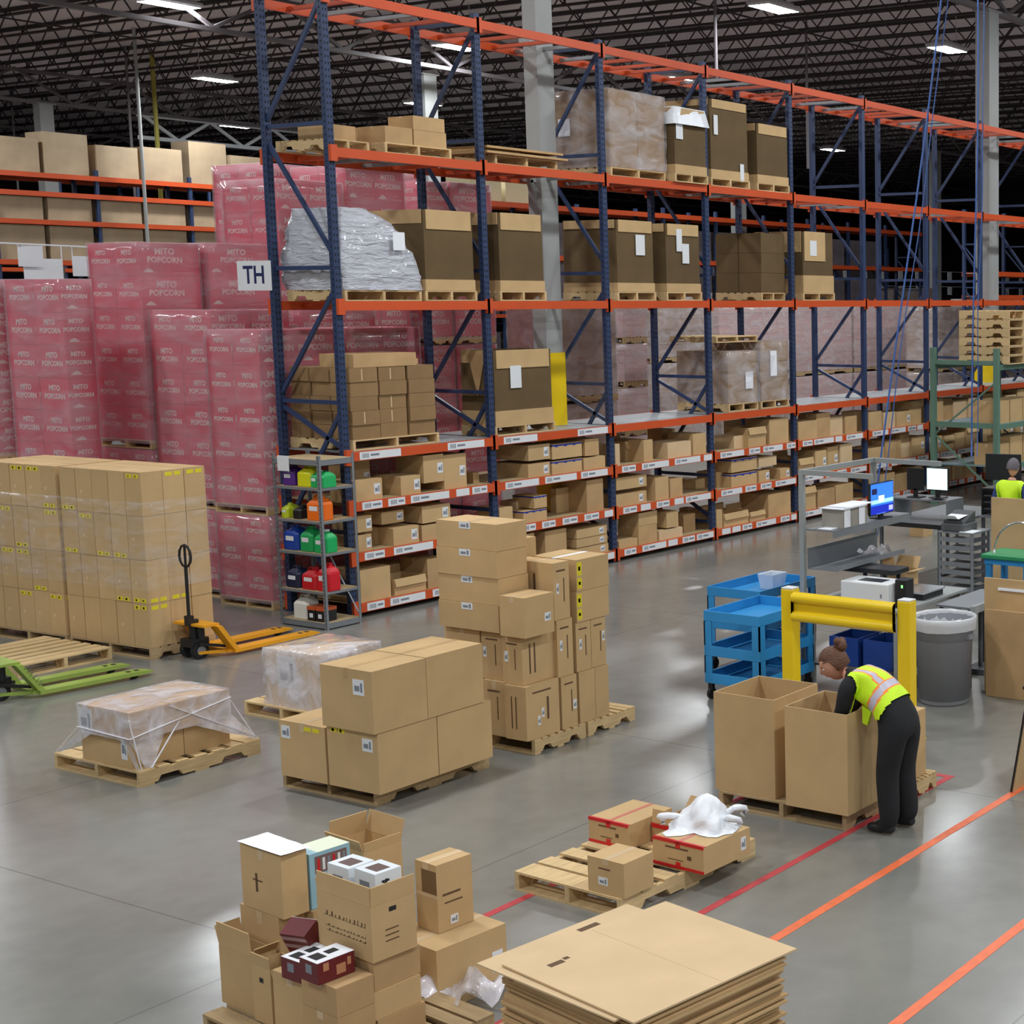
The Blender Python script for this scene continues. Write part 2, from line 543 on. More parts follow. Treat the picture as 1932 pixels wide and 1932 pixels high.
# ================================================================ the building
def concrete():
    m = bpy.data.materials.new('polished_concrete')
    m.use_nodes = True
    nt = m.node_tree; N = nt.nodes.new; L = nt.links.new
    b = nt.nodes['Principled BSDF']
    g = N('ShaderNodeNewGeometry')
    n1 = N('ShaderNodeTexNoise'); n1.inputs['Scale'].default_value = 0.45; n1.inputs['Detail'].default_value = 2
    n2 = N('ShaderNodeTexNoise'); n2.inputs['Scale'].default_value = 5; n2.inputs['Detail'].default_value = 3
    L(g.outputs['Position'], n1.inputs['Vector']); L(g.outputs['Position'], n2.inputs['Vector'])
    cr = N('ShaderNodeValToRGB')
    cr.color_ramp.elements[0].position = 0.0; cr.color_ramp.elements[0].color = (*lin((98, 100, 94)), 1)
    cr.color_ramp.elements[1].position = 1.0; cr.color_ramp.elements[1].color = (*lin((150, 147, 140)), 1)
    mx = N('ShaderNodeMath'); mx.operation = 'MULTIPLY_ADD'; mx.inputs[1].default_value = 0.35; 
    L(n2.outputs['Fac'], mx.inputs[0]); 
    ms = N('ShaderNodeMath'); ms.operation = 'MULTIPLY'; ms.inputs[1].default_value = 0.65
    L(n1.outputs['Fac'], ms.inputs[0]); L(ms.outputs[0], mx.inputs[2])
    L(mx.outputs[0], cr.inputs[0])
    # sawn joints of the slab: lines every few metres along both axes
    sp = N('ShaderNodeSeparateXYZ'); L(g.outputs['Position'], sp.inputs[0])
    def joint(out, off, step):
        a = N('ShaderNodeMath'); a.operation = 'SUBTRACT'; a.inputs[1].default_value = off - step / 2; L(out, a.inputs[0])
        w = N('ShaderNodeMath'); w.operation = 'PINGPONG'; w.inputs[1].default_value = step / 2; L(a.outputs[0], w.inputs[0])
        c = N('ShaderNodeMath'); c.operation = 'GREATER_THAN'; c.inputs[1].default_value = step / 2 - 0.007; L(w.outputs[0], c.inputs[0])
        return c.outputs[0]
    j1 = joint(sp.outputs['X'], 5.86, 4.5); j2 = joint(sp.outputs['Y'], 12.1, 4.25)
    jm = N('ShaderNodeMath'); jm.operation = 'MAXIMUM'; L(j1, jm.inputs[0]); L(j2, jm.inputs[1])
    mc = N('ShaderNodeMix'); mc.data_type = 'RGBA'
    js = N('ShaderNodeMath'); js.operation = 'MULTIPLY'; js.inputs[1].default_value = 0.45; L(jm.outputs[0], js.inputs[0])
    L(js.outputs[0], mc.inputs[0]); L(cr.outputs[0], mc.inputs[6]); mc.inputs[7].default_value = (*lin((66, 66, 70)), 1)
    L(mc.outputs[2], b.inputs['Base Color'])
    rr = N('ShaderNodeMapRange'); rr.inputs['From Min'].default_value = 0.0; rr.inputs['From Max'].default_value = 1.0
    rr.inputs['To Min'].default_value = 0.10; rr.inputs['To Max'].default_value = 0.36
    L(n1.outputs['Fac'], rr.inputs['Value']); L(rr.outputs[0], b.inputs['Roughness'])
    b.inputs['Specular IOR Level'].default_value = 0.75
    return m

X0W, X1W, Y0W, Y1W, ZC = -14.0, 118.0, -12.0, 92.0, 11.85
o = MB().use(concrete()).box(X0W, Y0W, -0.2, X1W, Y1W, 0).build('floor'); tag(o, kind='structure')
DECK = mat('roof_deck', (208, 198, 201), 0.7, var=0.05, scale=1)
o = MB().use(DECK).box(X0W, Y0W, ZC, X1W, Y1W, ZC + 0.15).build('ceiling'); tag(o, kind='structure')
WALLM = mat('wall_panel', (150, 152, 156), 0.8)
WALLD = mat('wall_unlit_panel', (52, 54, 60), 0.8)  # far walls: the darkness of the unlit distance is put into the colour
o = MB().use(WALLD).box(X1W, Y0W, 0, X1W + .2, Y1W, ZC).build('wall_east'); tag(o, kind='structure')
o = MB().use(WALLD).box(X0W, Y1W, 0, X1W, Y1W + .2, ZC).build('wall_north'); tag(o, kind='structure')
o = MB().use(WALLM).box(X0W, Y0W - .2, 0, X1W, Y0W, ZC).build('wall_south'); tag(o, kind='structure')
o = MB().use(WALLM).box(X0W - .2, Y0W, 0, X0W, Y1W, ZC).build('wall_west'); tag(o, kind='structure')

# open web joists (run along Y) and the girder trusses that carry them (run along X)
def joist_mesh():
    key = 'joist'
    if key in CACHE: return CACHE[key]
    mb = MB().use(JOIST)
    y0, y1 = Y0W + 1, Y1W - 6
    zt, zb = ZC - 0.04, ZC - 0.72
    mb.box(-.045, y0, zt - .07, .045, y1, zt + .03)
    mb.box(-.04, y0, zb - .06, .04, y1, zb)
    y = y0
    k = 0
    while y < y1 - 1.3:
        mb.bar((0, y, zt), (0, y + .62, zb), .03)
        mb.bar((0, y + .62, zb), (0, y + 1.24, zt), .03)
        y += 1.24
    CACHE[key] = mb.mesh('joist')
    return CACHE[key]
tn = 1
x = 9.3
while x < 106:
    o = link('trim_%d' % tn, joist_mesh(), None, (x, 0, 0)); tag(o, kind='structure'); tn += 1
    x += 1.9
def girder_mesh():
    mb = MB().use(GIRD)
    x0, x1 = X0W + .5, X1W - .5
    zt, zb = ZC - 0.82, ZC - 1.75
    mb.box(x0, -.09, zt - .1, x1, .09, zt); mb.box(x0, -.09, zb - .1, x1, .09, zb)
    x = x0
    while x < x1 - 3.7:
        mb.bar((x, 0, zt), (x + 1.8, 0, zb), .08); mb.bar((x + 1.8, 0, zb), (x + 3.6, 0, zt), .08)
        x += 3.6
    return mb.mesh('girder')
gm = girder_mesh()
for y in (16.3, 33.3, 50.3, 67.3, 84.3):
    o = link('trim_%d' % tn, gm, None, (0, y, 0)); tag(o, kind='structure'); tn += 1
# horizontal bridging lines across the joists
bm_ = MB().use(JOIST)
for y in (8.0, 24.8, 41.8, 58.8, 75.8):
    bm_.box(9, y, ZC - 0.82, 106, y + .05, ZC - 0.78)
o = bm_.build('trim_%d' % tn); tag(o, kind='structure'); tn += 1

# steel columns
WHERE = {(0, 0): 'rising through the second rack bay', (1, 0): 'at the right, rising beyond the green rack frames',
         (1, 1): 'seen through the upper rack at the left of the nearest column', (2, 1): 'seen through the rack below the middle beams',
         (3, 1): 'thin in the distance beside the blue hose', (1, 2): 'at the far left behind the magenta loads'}
for (i, j), wh in WHERE.items():
    cx = 16.98 if (i, j) == (0, 0) else 16.9 + 13.6 * i
    cy = 16.27 + 17.0 * j
    if (i, j) == (1, 1): cx, cy = 31.6, 34.45
    w = 0.125 if i + j == 0 else 0.17
    r = empty('steel_column', (cx, cy, 0), 0, 'grey steel roof column ' + wh, 'column')
    top = ZC - 1.86
    s = w
    mb = MB().use(STEEL).box(-s * 1.3, -s, 0, s * 1.3, s, top)
    mb.build('shaft', r)
    MB().use(STEEL).box(-.26, -.26, 0, .26, .26, .025).build('base_plate', r)
    MB().use(STEEL).box(-.3, -.2, top + .001, .3, .2, top + .03).build('cap_plate', r)
    if j == 0:
        g = MB().use(YEL)
        gs = s * 1.3 + .012; ga = s + .012
        g.box(-gs - .01, -ga - .01, .03, gs + .01, -ga, 3.08); g.box(-gs - .01, ga, .03, gs + .01, ga + .01, 3.08)
        g.box(-gs - .01, -ga, .03, -gs, ga, 3.08); g.box(gs, -ga, .03, gs + .01, ga, 3.08)
        tag(g.build('protective_sleeve', r), 'yellow protective sleeve around the column foot')
    if (i, j) == (0, 0):
        MB().use(STEEL).box(-.27, -.1, 7.42, .0, .1, 7.5).bar((-.26, 0, 5.52), (-.02, 0, 4.9), .07).bar((-.28, 0, 5.52), (0, 0, 5.56), .07).build('brace_bracket', r)

# high bay lights: the ones in view get labels of their own, the others light the hall from outside the frame
HOUS = mat('lamp_housing', (200, 200, 202), 0.4)
def diffm():
    m = bpy.data.materials.new('lamp_diffuser'); m.use_nodes = True
    nt = m.node_tree; nt.nodes.remove(nt.nodes['Principled BSDF'])
    e = nt.nodes.new('ShaderNodeEmission'); e.inputs[0].default_value = (0.93, 0.97, 1.0, 1); e.inputs[1].default_value = LAMP
    nt.links.new(e.outputs[0], nt.nodes['Material Output'].inputs[0])
    return m
DIFF = diffm()
def lamp_mesh():
    h = MB().use(HOUS).box(-.62, -.32, .05, .62, .32, .11).box(-.5, -.2, .11, .5, .2, .19)
    h.bar((-.5, 0, .19), (-.5, 0, 1.395), .012).bar((.5, 0, .19), (.5, 0, 1.395), .012)
    d = MB().use(DIFF)
    d.add([(-.62, -.32, .05), (.62, -.32, .05), (.62, .32, .05), (-.62, .32, .05), (-.58, -.28, 0), (.58, -.28, 0), (.58, .28, 0), (-.58, .28, 0)],
          [(7, 6, 5, 4)])
    h.add([(-.62, -.32, .05), (.62, -.32, .05), (.62, .32, .05), (-.62, .32, .05), (-.58, -.28, .001), (.58, -.28, .001), (.58, .28, .001), (-.58, .28, .001)],
          [(0, 1, 5, 4), (1, 2, 6, 5), (2, 3, 7, 6), (3, 0, 4, 7)])
    return h.mesh('housing'), d.mesh('diffuser')
LH, LD = lamp_mesh()
def lamp(x, y, label, z=10.45):
    r = empty('high_bay_light', (x, y, z), 0, label, 'ceiling light', 'bright high bay lights under the roof')
    link('housing', LH, r); link('diffuser', LD, r)
VIS = [(23.3, 33.4, 'bright high bay light cut by the top edge at the left'),
       (31.7, 43.5, 'elongated bright high bay light below the topmost left one'),
       (40.5, 54.4, 'elongated high bay light right beside the end of the white truss'),
       (30.7, 32.3, 'bright high bay light just under the top beam by the second navy upright'),
       (30.1, 21.6, 'large bright high bay light at the top edge above the middle of the rack'),
       (38.2, 31.0, 'high bay light seen between the two top orange beams'),
       (37.1, 21.0, 'bright high bay light at the upper right beside the tall grey column'),
       (59.2, 39.4, 'small far high bay light over the right half of the second rack level'),
       (38.9, 42.6, 'small far high bay light seen through the first bay above the low cartons'),
       (47.3, 52.3, 'tiny far high bay light just above the low cartons in the first bay')]
for x, y, l in VIS: lamp(x, y, l)
for (x, y) in [(14.8, 10.8), (22.6, 10.8), (30.3, 10.8), (38, 10.8), (22.4, 21.4), (14.8, 21.4), (7.0, 21.4), (7.0, 10.8), (-1, 10.8), (14.8, 32.5), (6, 32.5), (-1, 21.4), (15, 44), (23, 44), (23, 54.6),
               (14.8, 0.3), (22.6, 0.3), (7, 0.3), (30.3, 0.3), (-1, .3), (38, .3), (-8.5, 10.8), (-8.5, .3), (-1, -9), (7, -9), (14.8, -9), (22.6, -9), (30.3, -9), (45, 10.8), (46, 21), (53, 42), (31, 55)]:  # unseen rows near and behind the camera added to brighten carton sides
    lamp(x, y, 'high bay light outside the picture, lamp grid extended to add light')

# thin hanging conduits and the pale truss at the upper left
def conduit(x, y, z0, label, m=STEEL, r=.03, z1=ZC):
    tag(MB().use(m).cyl((0, 0, z0), (0, 0, z1), r, 8).build('conduit', None, (x, y, 0)), label, 'pipe')
YELPIPE = mat('dull_yellow_pipe', (170, 160, 70), 0.6)
conduit(30.00, 44.71, 4.50, 'thin pale conduit hanging at the upper left, nearest of three', STEEL, 0.05)
conduit(32.00, 48.18, 5.50, 'thin grey conduit just left of the pale one at the upper left', GIRD, 0.04)
conduit(36.00, 61.30, 7.20, 'thin grey conduit near the left edge under the roof', GIRD, 0.04)
conduit(33.00, 48.34, 6.90, 'yellowish pipe standing behind the far left rack', YELPIPE, 0.07)
conduit(30.00, 23.20, 9.00, 'thin conduit hanging above the middle of the rack', GIRD, 0.04)
conduit(38.00, 26.15, 7.60, 'faint conduit under the roof right of the last wrapped cartons', GIRD, 0.04)
wt = MB().use(mat('lamp_lit_truss', (214, 220, 222), 0.5))  # pale tone carries the lamp light falling on the far girder
wt.box(0, -.06, 0, 15.5, .06, .12); wt.box(0, -.06, .75, 15.5, .06, .85)
for k in range(6):
    wt.bar((.2 + 2.5 * k, 0, .8), (1.45 + 2.5 * k, 0, .06), .09); wt.bar((1.45 + 2.5 * k, 0, .06), (2.7 + 2.5 * k, 0, .8), .09)
tag(wt.build('roof_truss', None, (33.691, 50.315, 9.2)), 'steel truss coloured pale for lamp light, hanging left of the first navy upright', 'truss')

# painted lines on the floor
LR = mat('red_floor_paint', (186, 60, 66), 0.45, var=0.1, scale=14)
LO = mat('orange_floor_paint', (232, 112, 66), 0.45, var=0.1, scale=14)
LW = mat('white_floor_paint', (196, 196, 194), 0.45, var=0.1, scale=14)
def line(x0, y0, x1, y1, m, label):
    tag(MB().use(m).box(x0, y0, 0.0005, x1, y1, 0.002).build('floor_line'), label, 'floor marking')
line(4.0, 5.35, 30, 5.42, LO, 'long orange line painted on the floor, second from the right corner')
line(4.0, 4.12, 30, 4.19, LO, 'orange floor line cut by the lower right corner of the picture')
line(4.0, 6.0, 10.69, 6.06, LR, 'long red floor line running to the feet of the bending person')
line(5.6, 7.17, 10.62, 7.23, LR, 'red floor line coming out from under the pallet with red-taped cartons')
line(10.63, 6.06, 10.69, 7.2, LR, 'short red floor line closing the marked area behind the bending person')

# ================================================================ the main pallet rack
YF, YB = 15.5, 16.66
XN = [12.757, 15.093, 17.405, 19.738, 22.031, 24.295, 26.57, 28.81, 31.1, 33.4, 35.7]
ZB = [0.12, 0.745, 1.36, 1.97, 3.77, 5.56, 7.36]
TOPZ = 7.5
def post_mesh(z1, holes=True):
    mb = MB().use(NAVY)
    mb.box(-.045, 0, .012, .045, .075, z1)
    mb.box(-.075, -.02, 0, .075, .1, .012)
    if holes:
        mb.use(HOLE)
        z = .1
        while z < z1 - .05:
            for xx in (-.028, .012):
                mb.box(xx, -.001, z, xx + .016, 0, z + .03)
            mb.box(-.046, .028, z + .02, -.045, .046, z + .045)
            z += .076
    return mb.mesh('upright')
PM, PM2 = post_mesh(TOPZ), post_mesh(TOPZ, False)
rack = empty('pallet_rack', (0, YF, 0), 0, 'tall navy and orange pallet rack running back from the left of the centre', 'rack')
for n, xx in enumerate(XN):
    for yy in (0, YB - YF - .075):
        link('upright', PM if n < 5 else PM2, rack, (xx, yy, 0))
    D = YB - YF
    hb = MB().use(NAVY)
    yb_, yf_ = D - .075, .075
    for z in (.3, 1.05, 2.62, 4.22, 5.9, 7.4):
        hb.bar((xx, yf_, z), (xx, yb_, z), .035, .05)
    for (zb_, zf_) in ((.95, .38), (1.12, 2.5), (2.55, 2.08), (2.72, 3.95), (5.7, 4.4), (5.98, 7.3)):
        hb.bar((xx, yb_, zb_), (xx, yf_, zf_), .035, .05)
    hb.build('frame_bracing', rack)
rnd = random.Random(3)
for n in range(len(XN) - 1):
    xa, xb = XN[n] + .046, XN[n + 1] - .046
    for li, z in enumerate(ZB):
        for back in (0, 1):
            y0 = -.045 if not back else D + .002
            h = .055
            bmh = MB().use(ORANGE)
            bmh.box(xa, y0, z - h, xb, y0 + .043, z + h)
            bmh.box(xa - .09, y0 - .001 + (0 if not back else .0), z - h - .05, xa, y0 + .044, z + h + .03)
            bmh.box(xb, y0 - .001, z - h - .05, xb + .0445, y0 + .044, z + h + .03)
            bo = bmh.build('beam', rack)
            if not back and (li < 3 or (li == 3 and n < 2)):
                lb = MB()
                u = xa + .1
                while u < xb - .15:
                    ln = rnd.choice([.22, .26, .55, .3, .62]) if li < 3 else rnd.choice([.2, .62])
                    ln = min(ln, xb - .03 - u)
                    lb.use(LABEL).box(u, y0 - .0025, z - h * .85, u + ln, y0 - .0005, z + h * .85)
                    lb.use(GREYINK)
                    q = u + .04
                    if ln > .25:
                        for k in range(5):
                            lb.box(q, y0 - .0032, z - h * .5, q + .012, y0 - .0025, z + h * .5); q += .02
                        lb.box(q + .02, y0 - .0032, z - h * .2, min(u + ln - .02, q + .15), y0 - .0025, z + h * .3)
                    u += ln + rnd.choice([.05, .09, .14, .12])
                    if li == 3: u += .7
                lb.build('location_labels', bo)
    # cross ties and decks
    for li in (4, 5, 6):
        for q in (.18, .38, .62, .82):
            xx = xa + (xb - xa) * q
            m = ORANGE if (n + int(q * 10)) % 3 else GALV
            MB().use(m).box(xx - .03, 0, ZB[li] - .03, xx + .03, D, ZB[li] + .015).build('cross_tie', rack)
    for li in (0, 1, 2, 3):
        MB().use(GALV if li == 3 else CHIP).box(xa, .001, ZB[li] + .04, xb, D - .001, ZB[li] + .056).build('shelf_deck', rack)
# hanging location sign TH on the rack end
s = MB().use(LABEL).box(0, 0, 0, .006, .62, .36)
sg = s.build('aisle_sign', None, (12.697, 16.6, 3.954))
tag(sg, 'white rack end sign lettered TH beside the first navy upright', 'sign')
lt = MB()
add_text(lt, 'TH', .3, mat('sign_navy_ink', (22, 30, 84), 0.6), (-.0015, .31, .18), (0, -1, 0), (0, 0, 1), bold=.006)
lt.build('lettering', sg)

# ================================================================ loads on the rack
DK = [z + .056 for z in ZB[:4]]          # top of the shelf decks
BT = [ZB[4] + .056, ZB[5] + .056]        # top of the pallet beams

def stack_load(label, x, y, z, dx, dy, h, nx, ny, nz, m=None, pal=True, film_=None, rot=0, jit=0.01, seed=1, name='pallet_load', group=None, pm=None, marks=None, turned=False, filmh=1.0, filmz=0.0, wamp=.012, cat='pallet load', label_l=None, label_r=None, wlab='clear stretch film wound around the cartons', text=False, skip_top=0, flip=False):
    """one wrapped or banded load that travels as a unit: pallet > cartons > film"""
    r = empty(name, (x, y, z), rot, label, cat, group)
    z0 = 0
    if pal:
        pallet(None, 0, 0, 0, dx, dy, 0, pm, turned, parent=r)
        z0 = .132
    rnd = random.Random(seed)
    H = h - z0
    cx, cy, cz = dx / nx, dy / ny, H / nz
    g = .004
    for k in range(nz):
        for i in range(nx):
            for j in range(ny):
                if i > 0 and j > 0 and k < nz - 1: continue     # cartons buried in the middle are left out
                if k >= nz - skip_top and i > 0: continue
                ma = marks(i, j, k, rnd) if marks else ()
                sd = g / 2
                jx, jy = rnd.uniform(0, jit) if i == 0 else 0, rnd.uniform(0, jit) if j == 0 else 0
                me = carton_mesh(cx - g - jit, cy - g - jit, cz - .003, m, 'x', ma)
                o = link('carton', me, r, (i * cx + sd + jx, j * cy + sd + jy, z0 + k * cz), 0)
                if text and me.name not in TXT:
                    pass
    if label_r:
        u, w, a, b = label_r
        tag(MB().use(PAPER).box(u - a / 2, -.016, w - b / 2, u + a / 2, -.012, w + b / 2).build('load_label', r), 'white paper label on the load')
    if label_l:
        u, w, a, b = label_l
        tag(MB().use(PAPER).box(-.016, u - a / 2, w - b / 2, -.012, u + a / 2, w + b / 2).build('load_label', r), 'white paper label on the load')
    if film_:
        sleeve('stretch_film', r, (0, 0, z0 + H * filmz), dx, dy, H * (filmh - filmz) + .004, film_, amp=wamp, seed=seed, label=wlab)
    return r

def gaylord(label, x, y, z, dx, dy, h, m=None, lid=.22, tray=.13, labs=(), rot=0, name='bulk_box_load', tri=False, flapw=1.0, dark=False):
    """tall bulk box on a pallet with a pale outer lid flap and bottom tray"""
    r = empty(name, (x, y, z), rot, label, 'pallet load')
    pallet(None, -.03, 0, 0, dx + .06, dy, 0, WOOD, True, parent=r)
    m = m or KRAFTD
    b = MB().use(m)
    t = .008; z0 = .132
    b.box(0, .02, z0, t, dy, h); b.box(dx - t, .02, z0, dx, dy, h); b.box(t, .02, z0, dx - t, .02 + t, h); b.box(t, dy - t, z0, dx - t, dy, h); b.box(t, .02 + t, h - .16, dx - t, dy - t, h - .15)
    b.build('bulk_box', r)
    f = MB().use(CARD)
    f.box(dx * .04, .006, h - lid, dx * (.04 + .92 * flapw), .018, h + .004)
    f.box(-.014, dy * .05, h - lid * .7, -.002, dy * .97, h + .004)
    f.build('top_flap', r)
    MB().use(CARD).box(-.012, .006, z0, dx + .01, .018, z0 + tray).box(-.014, .018, z0, -.002, dy, z0 + tray).build('bottom_tray', r)
    if tri:
        MB().use(CARD2).add([(-.016, dy * .75, h - .05), (-.016, dy * .25, h - .05), (-.016, dy * .5, h * .45)], [(0, 1, 2)]).build('folded_flap', r)
    for (u, w, a, bb) in labs:
        MB().use(LABEL).box(u - a / 2, .001, w - bb / 2, u + a / 2, .005, w + bb / 2).build('load_label', r)
    return r

# --- third level of the rack (highest loads)
y3 = YF + .03
z3 = BT[1]
p = pallet('pallet holding low cartons on the third rack level, first bay, left of two', 12.9, y3 + .22, z3, .62, .9, 0, WOOD, True)
for k, (x, y, dx, dy, dz) in enumerate([(12.93, y3 + .25, .42, .5, .17), (13.3, y3 + .8, .2, .3, .15)]):
    carton('low brown carton on the left pallet of the third rack level, ' + ('nearest the first upright' if k == 0 else 'behind the nearest one'), x, y, z3 + .132, dx, dy, dz, m=CARD2)
p = pallet('pallet holding stepped cartons on the third rack level just left of the second upright frame', 13.56, y3, z3, 1.05, 1.0, 0, WOOD, True)
for k, (x, y, dx, dy, dz) in enumerate([(13.6, y3 + .03, .42, .46, .2), (14.04, y3 + .03, .52, .46, .19), (14.04, y3 + .03, .5, .44, .17), (13.62, y3 + .52, .44, .44, .2)]):
    carton(['low carton at the left end of the stepped cartons on the third rack level', 'lower carton of the pair by the second upright on the third level',
            'upper carton of the pair by the second upright on the third level', 'rear low carton of the stepped cartons on the third rack level'][k],
           x, y, z3 + .132 + (.193 if k == 2 else 0), dx, dy, dz, m=CARD2)
pallet('pallet under flat cardboard on the third rack level in the second bay', 15.35, y3, z3, 1.15, 1.0, 0, WOOD, True)
fb = MB().use(CARD2)
for k, (a, b, c, d) in enumerate([(15.16, -.06, 16.65, 1.0), (15.18, .1, 15.9, 1.1), (15.2, -.02, 16.6, 1.0)]):
    fb.box(a, y3 + b, z3 + .134 + .035 * k, c, y3 + d, z3 + .134 + .035 * k + .03)
tag(fb.build('flat_cardboard'), 'wide flat cardboard sheets lying on the third rack level left of the first wrapped load', 'cardboard')

tag(MB().use(KRAFTM).box(0, 0, 0, .36, 1.0, .04).build('flat_cardboard', None, (14.66, y3, z3 + .001)), 'flat cardboard lying on the third level beams left of the second upright', 'cardboard')
def wmark(i, j, k, rnd): return ()
stack_load('large film-wrapped brown carton load on the third rack level, first of the high loads', 17.58, y3, z3, 1.22, 1.1, 1.24, 2, 2, 1, KRAFTM, film_=FILM, seed=4, wamp=.02,
           label_l=(.85, .72, .22, .25), turned=True)
r_ = gaylord('narrow bulk box with a crumpled white top on the third rack level', 18.9, y3 - .12, z3, .74, 1.05, 1.1, labs=[(.1, .75, .16, .22)], lid=.1)
wt_, fs_ = rumple(.76, 1.0, .26, .05, .14, .1, 5)
wt_.use(WBAG)
for f in fs_: wt_.f.append(list(f)); wt_.m.append(0)
o = wt_.build('white_wrapping', r_, (-.02, .0, .86), 0, smooth=True); tag(o, 'crumpled white plastic over the box top')
gaylord('tall brown bulk box with two white labels on the third rack level', 19.87, y3 - .04, z3, .95, 1.05, 1.34, labs=[(.12, .95, .1, .3), (.78, .25, .1, .28)], lid=.13)
gaylord('shorter brown bulk box at the right end of the third level loads', 21.08, y3 - .04, z3, .85, 1.05, 1.08, lid=.16)

# --- second level
y2 = YF + .03
z2 = BT[0]
r_ = empty('wrapped_mound', (12.87, y2, z2), 0, 'silvery plastic-wrapped mound with a paper sheet on the second rack level', 'pallet load')
pallet(None, 0, 0, 0, 1.16, 1.02, 0, WOOD, True, parent=r_)
mb_, fs_ = rumple(1.12, 1.0, .98, .055, .075, .0, 11)
vs = []
for (x, y, z) in mb_.v:
    t = z / .98
    f = 1 - .42 * max(0, t - .15) ** 1.5
    fy = 1 - .2 * t * t
    nx_ = .56 + (x - .56) * f - .13 * t
    zz = z * (1 - .16 * max(0, (x - .5) / .6) * t) + (.03 * math.sin(19 * t + x * 5) if 0 < t < 1 else 0)
    vs.append((nx_, .5 + (y - .5) * fy, max(0, zz)))
mb_.v = vs
mb_.use(BAG)
for f in fs_: mb_.f.append(list(f)); mb_.m.append(0)
o = mb_.build('wrapped_goods', r_, (.02, .02, .134), 0, smooth=True)
tag(MB().use(PAPER).box(.72, -.035, .62, .9, -.03, .84).build('paper_sheet', r_), 'white printed sheet taped to the wrap')
gaylord('brown bulk box with a pale front flap, right of the silvery mound', 14.12, y2, z2, .8, 1.05, 1.14, lid=.24, tray=.14)
gaylord('brown bulk box with a pale lid between the second upright and the grey column', 15.38, y2, z2, .8, .62, 1.16, lid=.22, tray=.14)
gaylord('brown bulk box with one white label on the second level, third bay left', 17.68, y2, z2, .8, 1.05, 1.17, labs=[(.5, .82, .2, .3)], lid=.17)
gaylord('brown bulk box with two overlapping white labels on the second level', 18.78, y2, z2, .8, 1.05, 1.16, labs=[(.3, .92, .13, .34), (.45, .72, .16, .3)], lid=.17)
stack_load('brown cartons standing left of the last bulk box on the second level', 21.3, y2 + .1, z2, .68, .95, 1.12, 1, 2, 3, KRAFTD, seed=9, turned=True)
gaylord('brown bulk box with a hanging labelled flap, last on the second level', 22.4, y2, z2, .92, 1.05, 1.18, labs=[(.3, .9, .2, .26)], lid=.5, tray=.3, flapw=.75)

# --- first level (on the grey deck)
z1 = DK[3] + .002
stack_load('pile of many brown cartons on a pallet on the lowest deck, first bay', 12.88, y2, z1, 1.33, 1.12, 1.0, 3, 3, 5, KRAFTM, jit=.03, seed=5, turned=True, skip_top=0,
           marks=lambda i, j, k, r: ((('R', .42, .1, .46, .9, CARDP),) if r.random() < .35 else ()))
for k, (x, dx, dz, zz) in enumerate([(12.96, .95, .16, 0)]):
    carton('long flat carton lying on top of the brown carton pile in the first bay', x, y2 + .02, z1 + 1.0, dx, .6, dz, m=CARD2)
carton('flat carton on top of the first-bay carton pile at its right end', 13.93, y2 + .3, z1 + 1.0, .26, .5, .07, m=CARD2)
r_ = gaylord('open bulk box with a triangular folded flap and a white label on the lowest deck', 15.2, y2, z1, 1.06, .62, 1.14, labs=[(.38, .78, .2, .3)], lid=.24, tray=.2, tri=True)
stack_load('film-wrapped brown load with a label under a flat pallet on the lowest deck', 20.22, y2, z1, .8, 1.05, .98, 1, 1, 1, KRAFTM, film_=MATS['silver_wrap'] if False else FILM, seed=21, wamp=.03, turned=True, label_r=(.55, .5, .2, .28))
stack_load('film-wrapped load with two hanging papers left of the fifth front upright', 21.1, y2, z1, .8, 1.05, 1.12, 1, 1, 3, KRAFTM, film_=FILM, seed=22, wamp=.015, turned=True, label_r=(.35, .75, .18, .42))
pallet('flat empty pallet balanced on the film-wrapped loads of the lowest deck', 20.0, y2 + .05, z1 + 1.125, 1.1, .95, 0, WOOD, True, h=.1)

